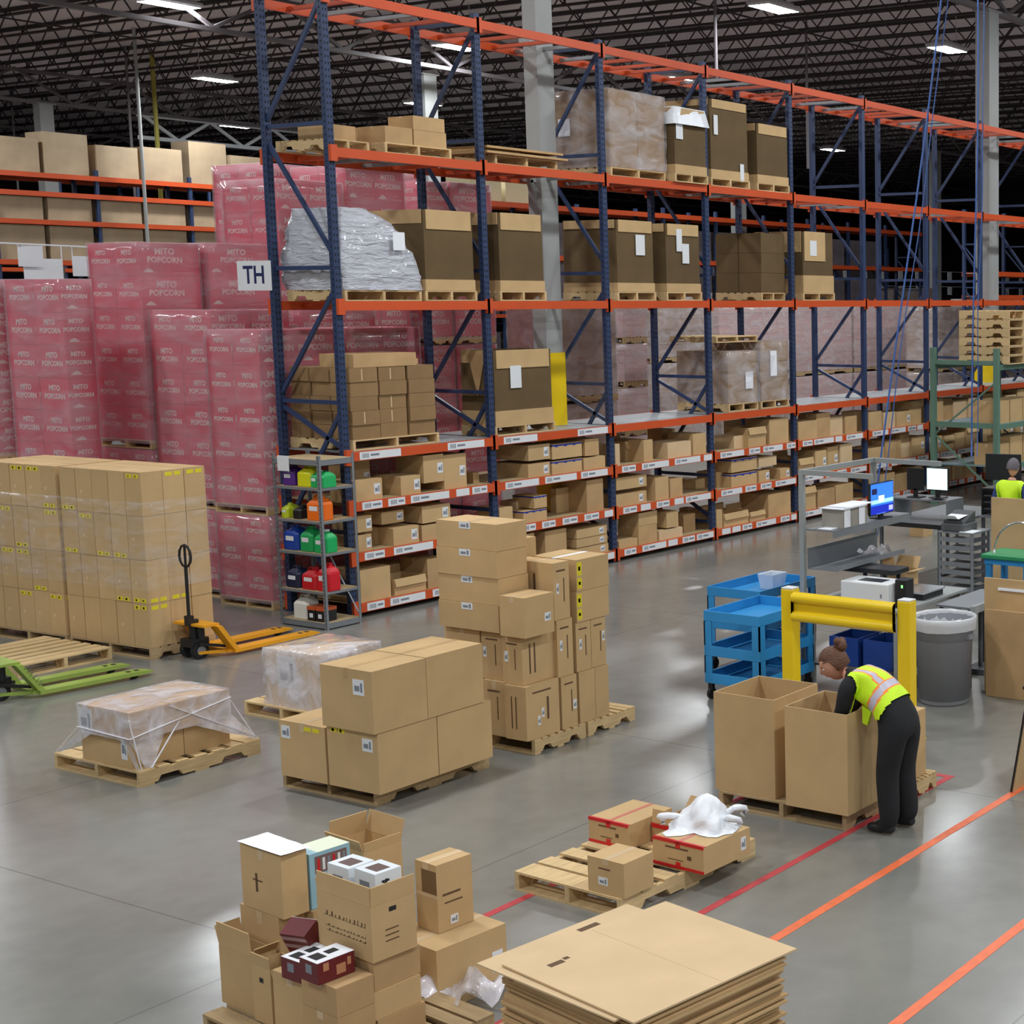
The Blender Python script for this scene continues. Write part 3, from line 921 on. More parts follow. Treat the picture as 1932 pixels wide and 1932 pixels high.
# --- small cartons on the three shelves, given as (level, x0, x1, y0, depth, height, z offset, style)
def blue_strip():
    return (('R', .0, .86, 1, .97, BLUEINK), ('R', .1, .8, .2, .87, BLUEINK), ('R', .4, .8, .5, .87, BLUEINK), ('R', .7, .8, .78, .87, BLUEINK), ('L', 0, .86, 1, .97, BLUEINK))
ORD = ['first', 'second', 'third', 'fourth', 'fifth', 'sixth', 'seventh', 'eighth', 'ninth', 'tenth', 'eleventh', 'twelfth']
LV = ['bottom', 'middle', 'upper']
SH = [(0, 0, 12.827, 13.318, 0.00, 0.50, 0.398, 0.000, 'p'),
      (0, 0, 13.375, 13.871, 0.00, 0.45, 0.203, 0.000, 'o'),
      (0, 0, 13.655, 13.994, 0.56, 0.40, 0.304, 0.000, 'p'),
      (0, 0, 13.905, 14.184, 0.00, 0.50, 0.378, 0.000, 'p'),
      (0, 0, 14.237, 14.726, 0.00, 0.40, 0.334, 0.000, 'p'),
      (0, 1, 15.295, 15.790, 0.00, 0.50, 0.471, 0.000, 'p'),
      (0, 1, 15.994, 16.412, 0.00, 0.50, 0.458, 0.000, 'p'),
      (0, 1, 16.605, 17.270, 0.00, 0.46, 0.128, 0.000, 'l'),
      (0, 1, 16.612, 17.253, 0.00, 0.46, 0.121, 0.140, 'l'),
      (0, 1, 16.618, 17.247, 0.00, 0.46, 0.130, 0.270, 'l'),
      (0, 2, 17.499, 17.910, 0.00, 0.30, 0.116, 0.000, 's'),
      (0, 2, 17.934, 18.359, 0.00, 0.40, 0.283, 0.000, 'p'),
      (0, 2, 17.946, 18.370, 0.00, 0.40, 0.196, 0.280, 'p'),
      (0, 2, 18.408, 18.964, 0.00, 0.35, 0.147, 0.000, 'w'),
      (0, 2, 18.590, 18.868, 0.00, 0.35, 0.245, 0.170, 'p'),
      (0, 2, 19.237, 19.528, 0.20, 0.40, 0.281, 0.000, 'p'),
      (0, 2, 19.808, 19.988, 0.35, 0.40, 0.297, 0.000, 'p'),
      (0, 3, 19.815, 19.966, 0.00, 0.50, 0.301, 0.000, 'p'),
      (0, 3, 20.008, 20.661, 0.00, 0.50, 0.212, 0.000, 'o'),
      (0, 3, 20.705, 21.133, 0.00, 0.50, 0.159, 0.000, 'o'),
      (0, 3, 21.224, 21.871, 0.00, 0.60, 0.394, 0.000, 'p'),
      (0, 4, 22.131, 22.633, 0.00, 0.54, 0.408, 0.000, 'o'),
      (0, 4, 22.694, 23.236, 0.00, 0.58, 0.310, 0.000, 'p'),
      (0, 4, 23.271, 23.837, 0.00, 0.52, 0.336, 0.000, 'p'),
      (0, 5, 24.395, 24.740, 0.00, 0.47, 0.418, 0.000, 'p'),
      (0, 5, 24.780, 25.304, 0.00, 0.42, 0.385, 0.000, 'l'),
      (0, 5, 25.370, 25.955, 0.03, 0.58, 0.329, 0.000, 'p'),
      (0, 5, 26.012, 26.380, 0.03, 0.47, 0.410, 0.000, 'o'),
      (0, 6, 26.670, 27.189, 0.06, 0.46, 0.324, 0.000, 'p'),
      (0, 6, 27.254, 27.623, 0.06, 0.59, 0.424, 0.000, 'p'),
      (0, 6, 27.686, 28.073, 0.03, 0.56, 0.358, 0.000, 'p'),
      (0, 6, 28.091, 28.638, 0.03, 0.53, 0.331, 0.000, 'p'),
      (0, 7, 28.910, 29.365, 0.00, 0.55, 0.390, 0.000, 'l'),
      (0, 7, 29.414, 29.765, 0.00, 0.43, 0.354, 0.000, 'l'),
      (0, 7, 29.786, 30.378, 0.06, 0.40, 0.357, 0.000, 'p'),
      (0, 7, 30.412, 30.925, 0.03, 0.43, 0.274, 0.000, 'l'),
      (0, 7, 30.432, 30.895, 0.03, 0.40, 0.206, 0.276, 'p'),
      (0, 8, 31.200, 31.796, 0.00, 0.43, 0.358, 0.000, 'p'),
      (0, 8, 31.818, 32.319, 0.00, 0.41, 0.349, 0.000, 'p'),
      (0, 8, 32.380, 32.723, 0.06, 0.45, 0.367, 0.000, 'p'),
      (0, 8, 32.781, 33.185, 0.03, 0.54, 0.314, 0.000, 'l'),
      (1, 0, 12.827, 13.064, 0.00, 0.40, 0.200, 0.000, 'l'),
      (1, 0, 12.827, 13.078, 0.00, 0.40, 0.197, 0.235, 'l'),
      (1, 0, 13.311, 13.656, 0.10, 0.30, 0.154, 0.270, 'l'),
      (1, 0, 13.395, 13.795, 0.00, 0.50, 0.216, 0.000, 'l'),
      (1, 0, 13.846, 14.307, 0.00, 0.50, 0.195, 0.000, 'p'),
      (1, 0, 13.859, 14.319, 0.00, 0.50, 0.213, 0.220, 'l'),
      (1, 1, 15.163, 15.405, 0.00, 0.40, 0.260, 0.000, 'p'),
      (1, 1, 15.601, 16.045, 0.00, 0.40, 0.163, 0.000, 'b'),
      (1, 1, 15.775, 16.028, 0.30, 0.30, 0.261, 0.000, 'w'),
      (1, 1, 15.810, 16.054, 0.00, 0.40, 0.170, 0.180, 'b'),
      (1, 1, 16.601, 16.925, 0.35, 0.11, 0.352, 0.000, 'p'),
      (1, 1, 16.851, 17.195, 0.00, 0.46, 0.460, 0.000, 'p'),
      (1, 2, 17.468, 18.140, 0.00, 0.50, 0.181, 0.000, 'l'),
      (1, 2, 17.479, 18.150, 0.00, 0.50, 0.177, 0.250, 'l'),
      (1, 2, 18.347, 18.657, 0.00, 0.50, 0.349, 0.000, 'p'),
      (1, 2, 18.695, 18.988, 0.00, 0.40, 0.290, 0.000, 'p'),
      (1, 2, 19.808, 20.046, 0.40, 0.40, 0.149, 0.000, 'p'),
      (1, 3, 20.094, 20.373, 0.20, 0.40, 0.251, 0.000, 'p'),
      (1, 3, 20.224, 20.914, 0.00, 0.50, 0.211, 0.000, 'b'),
      (1, 3, 20.232, 20.922, 0.00, 0.50, 0.216, 0.240, 'b'),
      (1, 3, 20.973, 21.272, 0.00, 0.40, 0.192, 0.000, 'l'),
      (1, 3, 20.981, 21.477, 0.00, 0.40, 0.155, 0.260, 'w'),
      (1, 3, 21.577, 21.856, 0.00, 0.40, 0.171, 0.000, 'l'),
      (1, 4, 22.131, 22.577, 0.00, 0.55, 0.296, 0.000, 'o'),
      (1, 4, 22.634, 22.993, 0.00, 0.42, 0.384, 0.000, 'l'),
      (1, 4, 23.061, 23.403, 0.03, 0.57, 0.415, 0.000, 'l'),
      (1, 4, 23.435, 23.827, 0.00, 0.44, 0.435, 0.000, 'w'),
      (1, 5, 24.395, 24.981, 0.03, 0.50, 0.278, 0.000, 'p'),
      (1, 5, 25.015, 25.595, 0.03, 0.54, 0.369, 0.000, 'p'),
      (1, 5, 25.620, 25.980, 0.06, 0.46, 0.290, 0.000, 'w'),
      (1, 5, 25.640, 25.950, 0.06, 0.41, 0.208, 0.292, 'p'),
      (1, 5, 25.998, 26.510, 0.03, 0.41, 0.367, 0.000, 'l'),
      (1, 6, 26.670, 27.193, 0.03, 0.45, 0.316, 0.000, 'l'),
      (1, 6, 27.261, 27.689, 0.03, 0.40, 0.296, 0.000, 'o'),
      (1, 6, 27.722, 28.133, 0.03, 0.53, 0.318, 0.000, 'p'),
      (1, 6, 28.167, 28.675, 0.00, 0.48, 0.408, 0.000, 'o'),
      (1, 7, 28.910, 29.322, 0.03, 0.54, 0.342, 0.000, 'p'),
      (1, 7, 29.390, 29.873, 0.03, 0.51, 0.320, 0.000, 'p'),
      (1, 7, 29.941, 30.357, 0.03, 0.43, 0.330, 0.000, 'l'),
      (1, 7, 30.398, 30.778, 0.00, 0.46, 0.337, 0.000, 'l'),
      (1, 8, 31.200, 31.698, 0.00, 0.57, 0.355, 0.000, 'w'),
      (1, 8, 31.714, 32.087, 0.03, 0.47, 0.316, 0.000, 'w'),
      (1, 8, 32.142, 32.489, 0.00, 0.55, 0.330, 0.000, 'w'),
      (1, 8, 32.506, 32.912, 0.00, 0.58, 0.351, 0.000, 'p'),
      (1, 8, 32.927, 33.340, 0.06, 0.54, 0.346, 0.000, 'p'),
      (2, 0, 12.827, 13.261, 0.00, 0.40, 0.254, 0.000, 'l'),
      (2, 0, 13.155, 13.443, 0.42, 0.40, 0.449, 0.000, 'l'),
      (2, 0, 13.546, 13.855, 0.00, 0.50, 0.232, 0.000, 'l'),
      (2, 0, 13.913, 14.242, 0.00, 0.50, 0.351, 0.115, 'l'),
      (2, 0, 14.244, 14.619, 0.00, 0.50, 0.442, 0.000, 'l'),
      (2, 0, 14.920, 15.023, 0.20, 0.30, 0.141, 0.000, 's'),
      (2, 1, 15.721, 16.137, 0.00, 0.70, 0.185, 0.000, 'l'),
      (2, 1, 15.733, 16.148, 0.00, 0.70, 0.212, 0.230, 'l'),
      (2, 1, 16.178, 16.770, 0.00, 0.46, 0.180, 0.000, 'b'),
      (2, 1, 16.188, 16.780, 0.00, 0.46, 0.209, 0.210, 'b'),
      (2, 1, 16.814, 17.256, 0.00, 0.46, 0.175, 0.000, 'p'),
      (2, 1, 16.845, 17.131, 0.00, 0.46, 0.239, 0.200, 'p'),
      (2, 2, 17.475, 17.575, 0.00, 0.30, 0.320, 0.000, 'w'),
      (2, 2, 18.035, 18.335, 0.30, 0.35, 0.300, 0.000, 'o'),
      (2, 2, 18.105, 18.311, 0.00, 0.60, 0.327, 0.000, 'p'),
      (2, 2, 18.656, 19.218, 0.00, 0.50, 0.236, 0.000, 'w'),
      (2, 2, 19.270, 19.588, 0.00, 0.50, 0.330, 0.000, 'p'),
      (2, 2, 19.349, 19.668, 0.68, 0.30, 0.369, 0.000, 'p'),
      (2, 3, 20.446, 20.747, 0.10, 0.40, 0.202, 0.000, 'w'),
      (2, 3, 20.700, 21.185, 0.00, 0.50, 0.321, 0.000, 'o'),
      (2, 3, 21.290, 21.842, 0.00, 0.50, 0.420, 0.000, 'p'),
      (2, 4, 22.131, 22.703, 0.00, 0.48, 0.320, 0.000, 'p'),
      (2, 4, 22.733, 23.159, 0.03, 0.40, 0.423, 0.000, 'p'),
      (2, 4, 23.178, 23.610, 0.06, 0.46, 0.321, 0.000, 'w'),
      (2, 4, 23.651, 24.037, 0.03, 0.59, 0.311, 0.000, 'p'),
      (2, 5, 24.395, 24.853, 0.00, 0.60, 0.344, 0.000, 'p'),
      (2, 5, 24.913, 25.339, 0.00, 0.51, 0.301, 0.000, 'w'),
      (2, 5, 25.389, 25.934, 0.00, 0.47, 0.281, 0.000, 'l'),
      (2, 5, 25.965, 26.423, 0.06, 0.43, 0.460, 0.000, 'o'),
      (2, 6, 26.670, 27.189, 0.00, 0.50, 0.455, 0.000, 'p'),
      (2, 6, 27.215, 27.649, 0.06, 0.54, 0.431, 0.000, 'p'),
      (2, 6, 27.673, 28.216, 0.03, 0.59, 0.376, 0.000, 'w'),
      (2, 6, 28.266, 28.750, 0.00, 0.60, 0.387, 0.000, 'w'),
      (2, 7, 28.910, 29.341, 0.03, 0.48, 0.439, 0.000, 'p'),
      (2, 7, 29.387, 29.887, 0.06, 0.57, 0.288, 0.000, 'w'),
      (2, 7, 29.407, 29.857, 0.06, 0.53, 0.210, 0.290, 'p'),
      (2, 7, 29.956, 30.424, 0.00, 0.46, 0.356, 0.000, 'w'),
      (2, 7, 30.472, 30.880, 0.00, 0.45, 0.456, 0.000, 'l'),
      (2, 8, 31.200, 31.759, 0.00, 0.57, 0.355, 0.000, 'w'),
      (2, 8, 31.823, 32.284, 0.06, 0.57, 0.412, 0.000, 'p'),
      (2, 8, 32.331, 32.840, 0.06, 0.43, 0.354, 0.000, 'p'),
      (2, 8, 32.893, 33.340, 0.00, 0.43, 0.455, 0.000, 'p')]
cnt = {}
for (lv, bay, xa, xb, oy, dp, ht, zo, st) in SH:
    key = (lv, bay)
    i = cnt[key] = cnt.get(key, 0) + 1
    desc = {'p': 'brown carton', 'l': 'white-labelled brown carton', 'b': 'blue-banded carton', 'o': 'open-topped carton', 's': 'small stacked carton', 'w': 'pale carton'}[st]
    lab = '%s, %s from the left on the %s shelf of rack bay %s' % (desc, ORD[(i - 1) % 12], LV[lv], ['one', 'two', 'three', 'four', 'five', 'six', 'seven', 'eight', 'nine'][bay])
    w, d = xb - xa, dp
    x, y, z = xa, YF + .01 + oy, DK[lv] + zo + .001
    grp = 'cartons on the rack shelves'
    if st == 'o':
        open_carton(lab, x, y, z, w, d, ht, 0, CARD, flaps=[('-y', 165, min(.12, ht * .5)), ('+y', 5, min(.1, .5 - ht))], t=.006, group=grp)
    elif st == 'b':
        carton(lab, x, y, z, w, d, ht, 0, CARD, marks=blue_strip(), tape=False, group=grp)
    elif st == 'l':
        carton(lab, x, y, z, w, d, ht, 0, CARD, lab=('R', .82, .5, min(.09, w * .3), min(.13, ht * .6)), group=grp)
    elif st == 'w':
        carton(lab, x, y, z, w, d, ht, 0, CARDP, group=grp)
    else:
        carton(lab, x, y, z, w, d, ht, 0, CARD if i % 2 else CARD2, group=grp, tape=(i % 3 != 0))

# ================================================================ magenta bulk loads stacked on the floor behind the rack
def magenta(light):
    base = PINKW if light else PINK
    return base
def pmark_mesh(dx, dy, dz, big=False):
    """carton with two lines of white lettering, a small roof-shaped emblem and grey small print"""
    key = ('pk', round(dx, 3), round(dy, 3), round(dz, 3), big)
    if key in CACHE: return CACHE[key]
    mb = MB().use(PINK).box(0, 0, 0, dx, dy, dz)
    W = PRINTW
    s = min(dz * .23, dy * .155)
    add_text(mb, 'MITO', s * 1.05, W, (-.002, dy * .5, dz * .70), (0, -1, 0), (0, 0, 1), bold=.004)
    add_text(mb, 'POPCORN', s, W, (-.002, dy * .5, dz * .44), (0, -1, 0), (0, 0, 1), bold=.004)
    s = min(dz * .26, dx * .2)
    add_text(mb, 'MITO', s * 1.05, W, (dx * .42, -.002, dz * .74), (1, 0, 0), (0, 0, 1), bold=.004)
    add_text(mb, 'POPCORN', s * .95, W, (dx * .42, -.002, dz * .48), (1, 0, 0), (0, 0, 1), bold=.004)
    mb.use(W)
    mb.add([(.04, -.0015, dz * .1), (.2, -.0015, dz * .1), (.16, -.0015, dz * .19), (.12, -.0015, dz * .23), (.08, -.0015, dz * .19)], [(0, 1, 2, 3, 4)])
    mb.use(PINKW).box(dx * .55, -.0015, dz * .08, dx * .92, 0, dz * .11).box(dx * .62, -.0015, dz * .2, dx * .8, 0, dz * .22)
    CACHE[key] = mb.mesh('carton')
    return CACHE[key]
PRINTW = mat('faded_white_print', (224, 196, 190), 0.6)

def pink_load(label, x, y, z, dx, dy, h, tiers, rot=0, ny=2, film_=True, seed=0, nx=2, printed=True, grp='magenta carton loads', base=True):
    r = empty('wrapped_carton_load', (x, y, z), rot, label, 'pallet load', grp)
    z0 = 0
    if base:
        pallet(None, 0, 0, 0, dx, dy, 0, WOOD, False, parent=r, h=.12)
        z0 = .122
    H = h - z0
    cy, cx, cz = dy / ny, dx / nx, H / tiers
    rnd = random.Random(seed)
    for k in range(tiers):
        for i in range(nx):
            for j in range(ny):
                if i and j: continue
                me = pmark_mesh(cx - .012, cy - .012, cz - .004) if printed else carton_mesh(cx - .012, cy - .012, cz - .004, PINK)
                link('carton', me, r, (i * cx + .004 + rnd.uniform(0, .006), j * cy + .004 + rnd.uniform(0, .006), z0 + k * cz))
    if film_:
        sleeve('stretch_film', r, (0, 0, z0 - .05 if base else 0), dx, dy, H + .055, FILMP, amp=.012, seg=.15, seed=seed, label='hazy clear stretch film')
    return r

# front row beside the rack end
pink_load('lower magenta load with a shiny film skirt right behind the shelving of jugs', 12.62, 16.8, 0, 1.15, 1.0, 1.18, 3, seed=31, ny=2)
pink_load('upper magenta carton load directly left of the first navy uprights', 12.62, 16.8, 1.185, 1.15, 1.0, 2.29, 5, seed=32, grp=None)
pink_load('upper magenta load behind the brown carton pile of the first rack bay', 13.95, 16.85, 1.185, 1.2, 1.0, 2.29, 5, seed=33, grp=None)
pink_load('lower magenta load hidden behind the shelves of the first rack bay', 13.95, 16.85, 0, 1.2, 1.0, 1.18, 3, seed=34)
# second row
pink_load('tall magenta load standing left of the jug shelving, third tallest stack', 12.86, 18.0, 1.16, 1.15, 1.24, 2.55, 6, seed=35, grp=None)
pink_load('lower magenta load under the tall stack right above the yellow pallet jack', 12.86, 18.0, 0, 1.15, 1.24, 1.15, 3, seed=36)
pink_load('magenta load behind the first rack frame just below the middle beam', 14.25, 18.05, 1.16, 1.2, 1.2, 2.55, 6, seed=37, grp=None)
pink_load('lower magenta load behind the first rack frame', 14.25, 18.05, 0, 1.2, 1.2, 1.15, 3, seed=58)
# third row with its tall loads
pink_load('tall magenta load whose clean side shows large lettering', 12.92, 19.45, 1.87, .86, 1.1, 2.72, 6, seed=38, grp=None, nx=1)
pink_load('magenta load under the pallet left of centre, beneath the tall lettered load', 12.92, 19.45, 0, .86, 1.1, 1.86, 5, seed=39, nx=1)
pink_load('tall magenta load with the TH sign in front of it', 13.9, 19.45, 1.87, 1.06, 1.1, 2.74, 6, seed=40, grp=None, nx=1)
pink_load('magenta load below the one with the TH sign', 13.9, 19.45, 0, 1.06, 1.1, 1.86, 5, seed=41)
pink_load('magenta load at the far left with a long dark gap on its right', 11.8, 19.35, 1.5, .38, 1.2, 2.6, 6, seed=42, nx=1, grp=None)
pink_load('lower magenta load at the left under the one with the dark gap', 11.8, 19.35, 0, .38, 1.2, 1.49, 4, seed=43, nx=1)
pink_load('magenta load cut by the left edge of the picture, upper one', 11.7, 20.75, 1.75, .5, 1.0, 2.35, 6, seed=44, nx=1, grp=None)
pink_load('low magenta load at the left edge just above the brown carton wall', 11.7, 20.75, 0, .5, 1.0, 1.74, 4, seed=45, nx=1)
pink_load('highest magenta stack, rising above all others left of the first upright', 16.0, 20.95, 2.45, 1.2, 1.2, 3.45, 6, seed=46, grp=None)
pink_load('magenta load directly under the highest stack', 16.0, 20.95, 0, 1.2, 1.2, 2.44, 5, seed=47)
pink_load('magenta stack peeking out behind, between the two front upright rows at the top', 17.6, 21.0, 2.45, 1.5, 1.2, 3.5, 6, seed=56, grp=None)
pink_load('magenta load directly under the stack peeking out behind', 17.6, 21.0, 0, 1.5, 1.2, 2.44, 5, seed=57)
pink_load('magenta stack behind the silvery mound and the first diagonal brace', 15.05, 19.45, 2.2, 1.12, 1.2, 3.35, 7, seed=48, grp=None)
pink_load('magenta load below the stack behind the silvery mound', 15.05, 19.45, 0, 1.12, 1.2, 2.19, 5, seed=54)
pink_load('light magenta load just left of the second rear upright, over its own pallet', 16.36, 19.6, 3.12, 1.1, 1.2, 2.72, 5, seed=49, grp=None)
pink_load('magenta load under the light one left of the second rear upright', 16.36, 19.6, 0, 1.1, 1.2, 3.1, 7, seed=50, grp=None)
pink_load('narrow dark magenta load right of the second rear upright', 17.95, 19.8, 3.12, .56, 1.1, 2.6, 5, seed=51, nx=1, grp=None)
pink_load('dark magenta load between the second front upright and the grey column', 18.56, 19.8, 3.12, .88, 1.1, 2.62, 5, seed=52, nx=1, grp=None)
pink_load('magenta load low behind the second rack bay, left one', 17.95, 19.8, 0, .56, 1.1, 3.1, 7, seed=53, nx=1)
pink_load('magenta load low behind the second rack bay, right one', 18.56, 19.8, 0, .88, 1.1, 3.1, 7, seed=55, nx=1)

# brown and pale bulk loads behind the right half of the rack
PALEP = mat('pale_pink_wrap_load', (196, 160, 156), 0.5, var=0.1, scale=6, stretch=(1, 1, 6))
PALEB = mat('pale_brown_load', (158, 134, 118), 0.6, var=0.08, scale=4)
def bulk(label, x, y, z, dx, dy, h, tiers, m, nx=1, ny=1, seed=0, f=None):
    return stack_load(label, x, y, z, dx, dy, h, nx, ny, tiers, m, film_=f or FILM, seed=seed, wamp=.02, pm=WOOD2)
def pxload(label, t, z, h, tiers, m, dy=1.1, nx=1, ny=1, seed=0, z2=None):
    x0, x1, y = t
    bulk(label, x0, y, z, x1 - x0, dy, h, tiers, m, nx, ny, seed)
pxload('brown film-wrapped load behind the empty third-bay deck, top one of the stack', (20.5, 22.098, 19.5), 2.0, 1.85, 3, PALEB, seed=60)
pxload('brown wrapped load on the pallet in the middle of the stack behind the third bay', (20.5, 22.098, 19.5), 1.02, .97, 1, PALEB, nx=1, ny=2, seed=61)
pxload('lowest brown wrapped load behind the third bay', (20.5, 22.098, 19.5), 0, 1.0, 1, PALEB, seed=62)
for k, (zz, hh) in enumerate([(0, 1.15), (1.16, .95), (2.12, .85), (2.98, .8)]):
    pxload(['bottom', 'second', 'third', 'top'][k] + ' pale pink wrapped load of the narrow stack behind the third bay', (23.546, 24.235, 20.6), zz, hh, 6, PALEP, seed=63 + k)
pxload('white film-wrapped load with shiny bands behind the fourth bay, under the middle beam', (29.54, 31.945, 25), 2.3, 1.7, 5, PALEB, nx=2, seed=68)
pxload('brown load under the white film-wrapped one behind the fourth bay', (29.54, 31.945, 25), 0, 2.28, 3, PALEB, nx=2, seed=69)
for k, (a, b) in enumerate([(1360, 1490), (1505, 1610), (1618, 1712)]):
    pass
pxload('pale pink striped load behind the fourth bay over the wrapped papers', (33.519, 36.792, 26), 1.9, 1.75, 9, PALEP, seed=70)
pxload('brown load under the pale pink striped one behind the fourth bay', (33.519, 36.792, 26), 0, 1.88, 4, PALEB, seed=90)
pxload('pink striped wrapped load left of three in the row behind the sixth bay, upper', (38.481, 41.553, 27), 1.55, 2.1, 11, PALEP, seed=71)
pxload('pink striped wrapped load in the middle behind the seventh bay, upper', (41.676, 45.35, 27), 1.55, 2.1, 11, PALEP, seed=72)
pxload('pink striped wrapped load left behind the sixth bay, lower', (38.481, 41.553, 27), 0, 1.53, 8, PALEP, seed=73)
pxload('pink striped wrapped load in the middle behind the seventh bay, lower', (41.676, 45.35, 27), 0, 1.53, 8, PALEP, seed=74)
pxload('reddish brown load standing right of the pink striped ones, upper', (45.49, 46.708, 27), 1.55, 2.1, 6, PALEB, seed=75)
pxload('reddish brown load standing right of the pink striped ones, lower', (45.49, 46.708, 27), 0, 1.53, 4, PALEB, seed=76)
pxload('long pale load in the back row above the pink striped loads, left', (46.247, 52.012, 33), 2.2, 2.1, 1, PALEB, nx=2, seed=77)
pxload('long pale load in the back row above the pink striped loads, right', (52.246, 57.001, 33), 2.2, 2.1, 1, PALEB, nx=2, seed=78)
pxload('back row load under the long pale left one', (46.247, 52.012, 33), 0, 2.18, 1, PALEB, nx=2, seed=84)
pxload('back row load under the long pale right one', (52.246, 57.001, 33), 0, 2.18, 1, PALEB, nx=2, seed=85)
pxload('brown wrapped load between the last front uprights, upper', (41.712, 44.176, 24), 1.6, 2.0, 3, PALEB, nx=2, seed=79)
pxload('brown wrapped load between the last front uprights, lower', (41.712, 44.176, 24), 0, 1.58, 3, PALEB, nx=2, seed=80)
pxload('brown load at the right edge behind the yellow column sleeve, upper', (44.535, 50.094, 24), 1.9, 1.95, 2, PALEB, nx=2, seed=81)
pxload('brown load at the right edge behind the yellow column sleeve, lower', (44.535, 50.094, 24), 0, 1.88, 2, PALEB, nx=2, seed=82)

# ================================================================ background racks
def back_rack(label, x0, x1, y, levels, bay=2.6, depth=1.1, top=None, rungs=True):
    r = empty('background_rack', (x0, y, 0), 0, label, 'rack')
    n = int(round((x1 - x0) / bay))
    top = top or levels[-1] + .25
    for k in range(n + 1):
        for yy in (0, depth):
            MB().use(NAVY).box(k * bay - .05, yy, 0, k * bay + .05, yy + .09, top).build('upright', r)
        b = MB().use(NAVY)
        z = .4
        while z < top - 1.3:
            b.bar((k * bay, .09, z), (k * bay, depth, z + 1.1), .04); b.bar((k * bay, .09, z + 1.2), (k * bay, depth, z + 1.2), .04)
            z += 1.3
        b.build('frame_bracing', r)
    for z in levels:
        for yy in (-.05, depth + .09):
            MB().use(ORANGE).box(0, yy, z - .07, n * bay, yy + .045, z + .07).build('beam', r)
        MB().use(GALV).box(0, .0, z + .02, n * bay, depth + .08, z + .04).build('deck', r)
    return r
FBX = (22.95, 34.95, 45.32)
back_rack('far rack with orange beams at the left edge above the magenta loads', FBX[0], FBX[1], FBX[2], [4.9, 6.05, 6.85, 7.38], bay=3.0)
rnd = random.Random(8)
k = 0
for x in [FBX[0] + 3.0 * b + q for b in range(4) for q in (.1, 1.55)]:
    for (zz, hh) in ((7.46, rnd.uniform(.9, 1.3)), (4.96, 1.0), (6.11, .66)):
        w = 1.3
        k += 1
        o = link('carton', carton_mesh(w, .85, hh, mat('tan_far_load', (176, 154, 124), .7, var=.1, scale=2), 'x'), None, (x, FBX[2] + .12, zz))
        tag(o, 'tan load on the far left rack, on its ' + {7.46: 'top beams', 4.96: 'lower beams', 6.11: 'middle beams'}[zz], 'box', 'tan loads on the far left rack, level ' + {7.46: 'three', 4.96: 'one', 6.11: 'two'}[zz])
FB2 = (30.46, 53.86, 31.71)
back_rack('far rack whose top orange beam crosses behind the tall bulk boxes', FB2[0], FB2[1], FB2[2], [1.9, 3.6, 5.0, 6.4], bay=2.6)
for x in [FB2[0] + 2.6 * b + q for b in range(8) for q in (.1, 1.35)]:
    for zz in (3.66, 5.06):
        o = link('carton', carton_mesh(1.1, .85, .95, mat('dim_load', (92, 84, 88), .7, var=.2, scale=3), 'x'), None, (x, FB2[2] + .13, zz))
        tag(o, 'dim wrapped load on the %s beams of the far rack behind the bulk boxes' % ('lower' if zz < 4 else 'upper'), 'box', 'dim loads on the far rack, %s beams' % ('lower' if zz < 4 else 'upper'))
for k, xx in enumerate([FB2[0] + .1, FB2[0] + 1.35]):
    tag(link('carton', carton_mesh(1.1, .9, .72, mat('cream_load', (214, 200, 160), .7), 'x'), None, (xx, FB2[2] + .13, 6.46)), 'cream coloured load on top of the far rack, %s of two' % ['left', 'right'][k], 'box')
# hanging white aisle papers on two cords
pc = MB().use(PAPER)
FP = (51.18, 73.11, 36.72)
wires = MB().use(PAPER).box(FP[0], FP[2], 5.12, FP[1], FP[2] + .012, 5.14).box(FP[0], FP[2], 4.42, FP[1], FP[2] + .012, 4.44)
wr = tag(wires.build('hanging_cord'), 'pair of pale cords strung across the far aisle behind the rack', 'cord')
n_ = 15
for k in range(n_):
    xx = FP[0] + .4 + (FP[1] - FP[0] - 1) * k / (n_ - 1)
    for row, zz in enumerate((4.74, 4.05)):
        o = MB().use(PAPER).box(-.2, 0, 0, .2, .006, .38).build('aisle_paper', None, (xx, FP[2] - .01, zz), 0)
        o.rotation_euler = (0, R(rnd.uniform(-8, 8)), 0)
        tag(o, 'white paper hanging from the %s far cord behind the rack' % ('upper' if row == 0 else 'lower'), 'sign', 'papers on the %s far cord' % ('upper' if row == 0 else 'lower'))
FR = (41.90, 49.70, 22.00)
back_rack('far rack at the right edge beyond the tall grey column', FR[0], FR[1], FR[2], [2.2, 3.9, 4.6, 6.3], bay=2.6)
back_rack('deep background rack filling the dark aisle behind the right half', 40, 74, 45.5, [1.6, 3.2, 4.4, 5.6], bay=2.6, top=6.6)
back_rack('far rack running left behind the magenta loads', 20, 41, 57, [3.2, 4.9, 6.4, 8.2], bay=3.0)
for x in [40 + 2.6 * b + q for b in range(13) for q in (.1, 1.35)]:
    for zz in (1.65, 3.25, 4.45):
        tag(link('carton', carton_mesh(1.1, .85, .9, MATS['dim_load'], 'x'), None, (x, 45.64, zz)), 'dim load on the deep background rack', 'box', 'dim loads on the deep background rack')
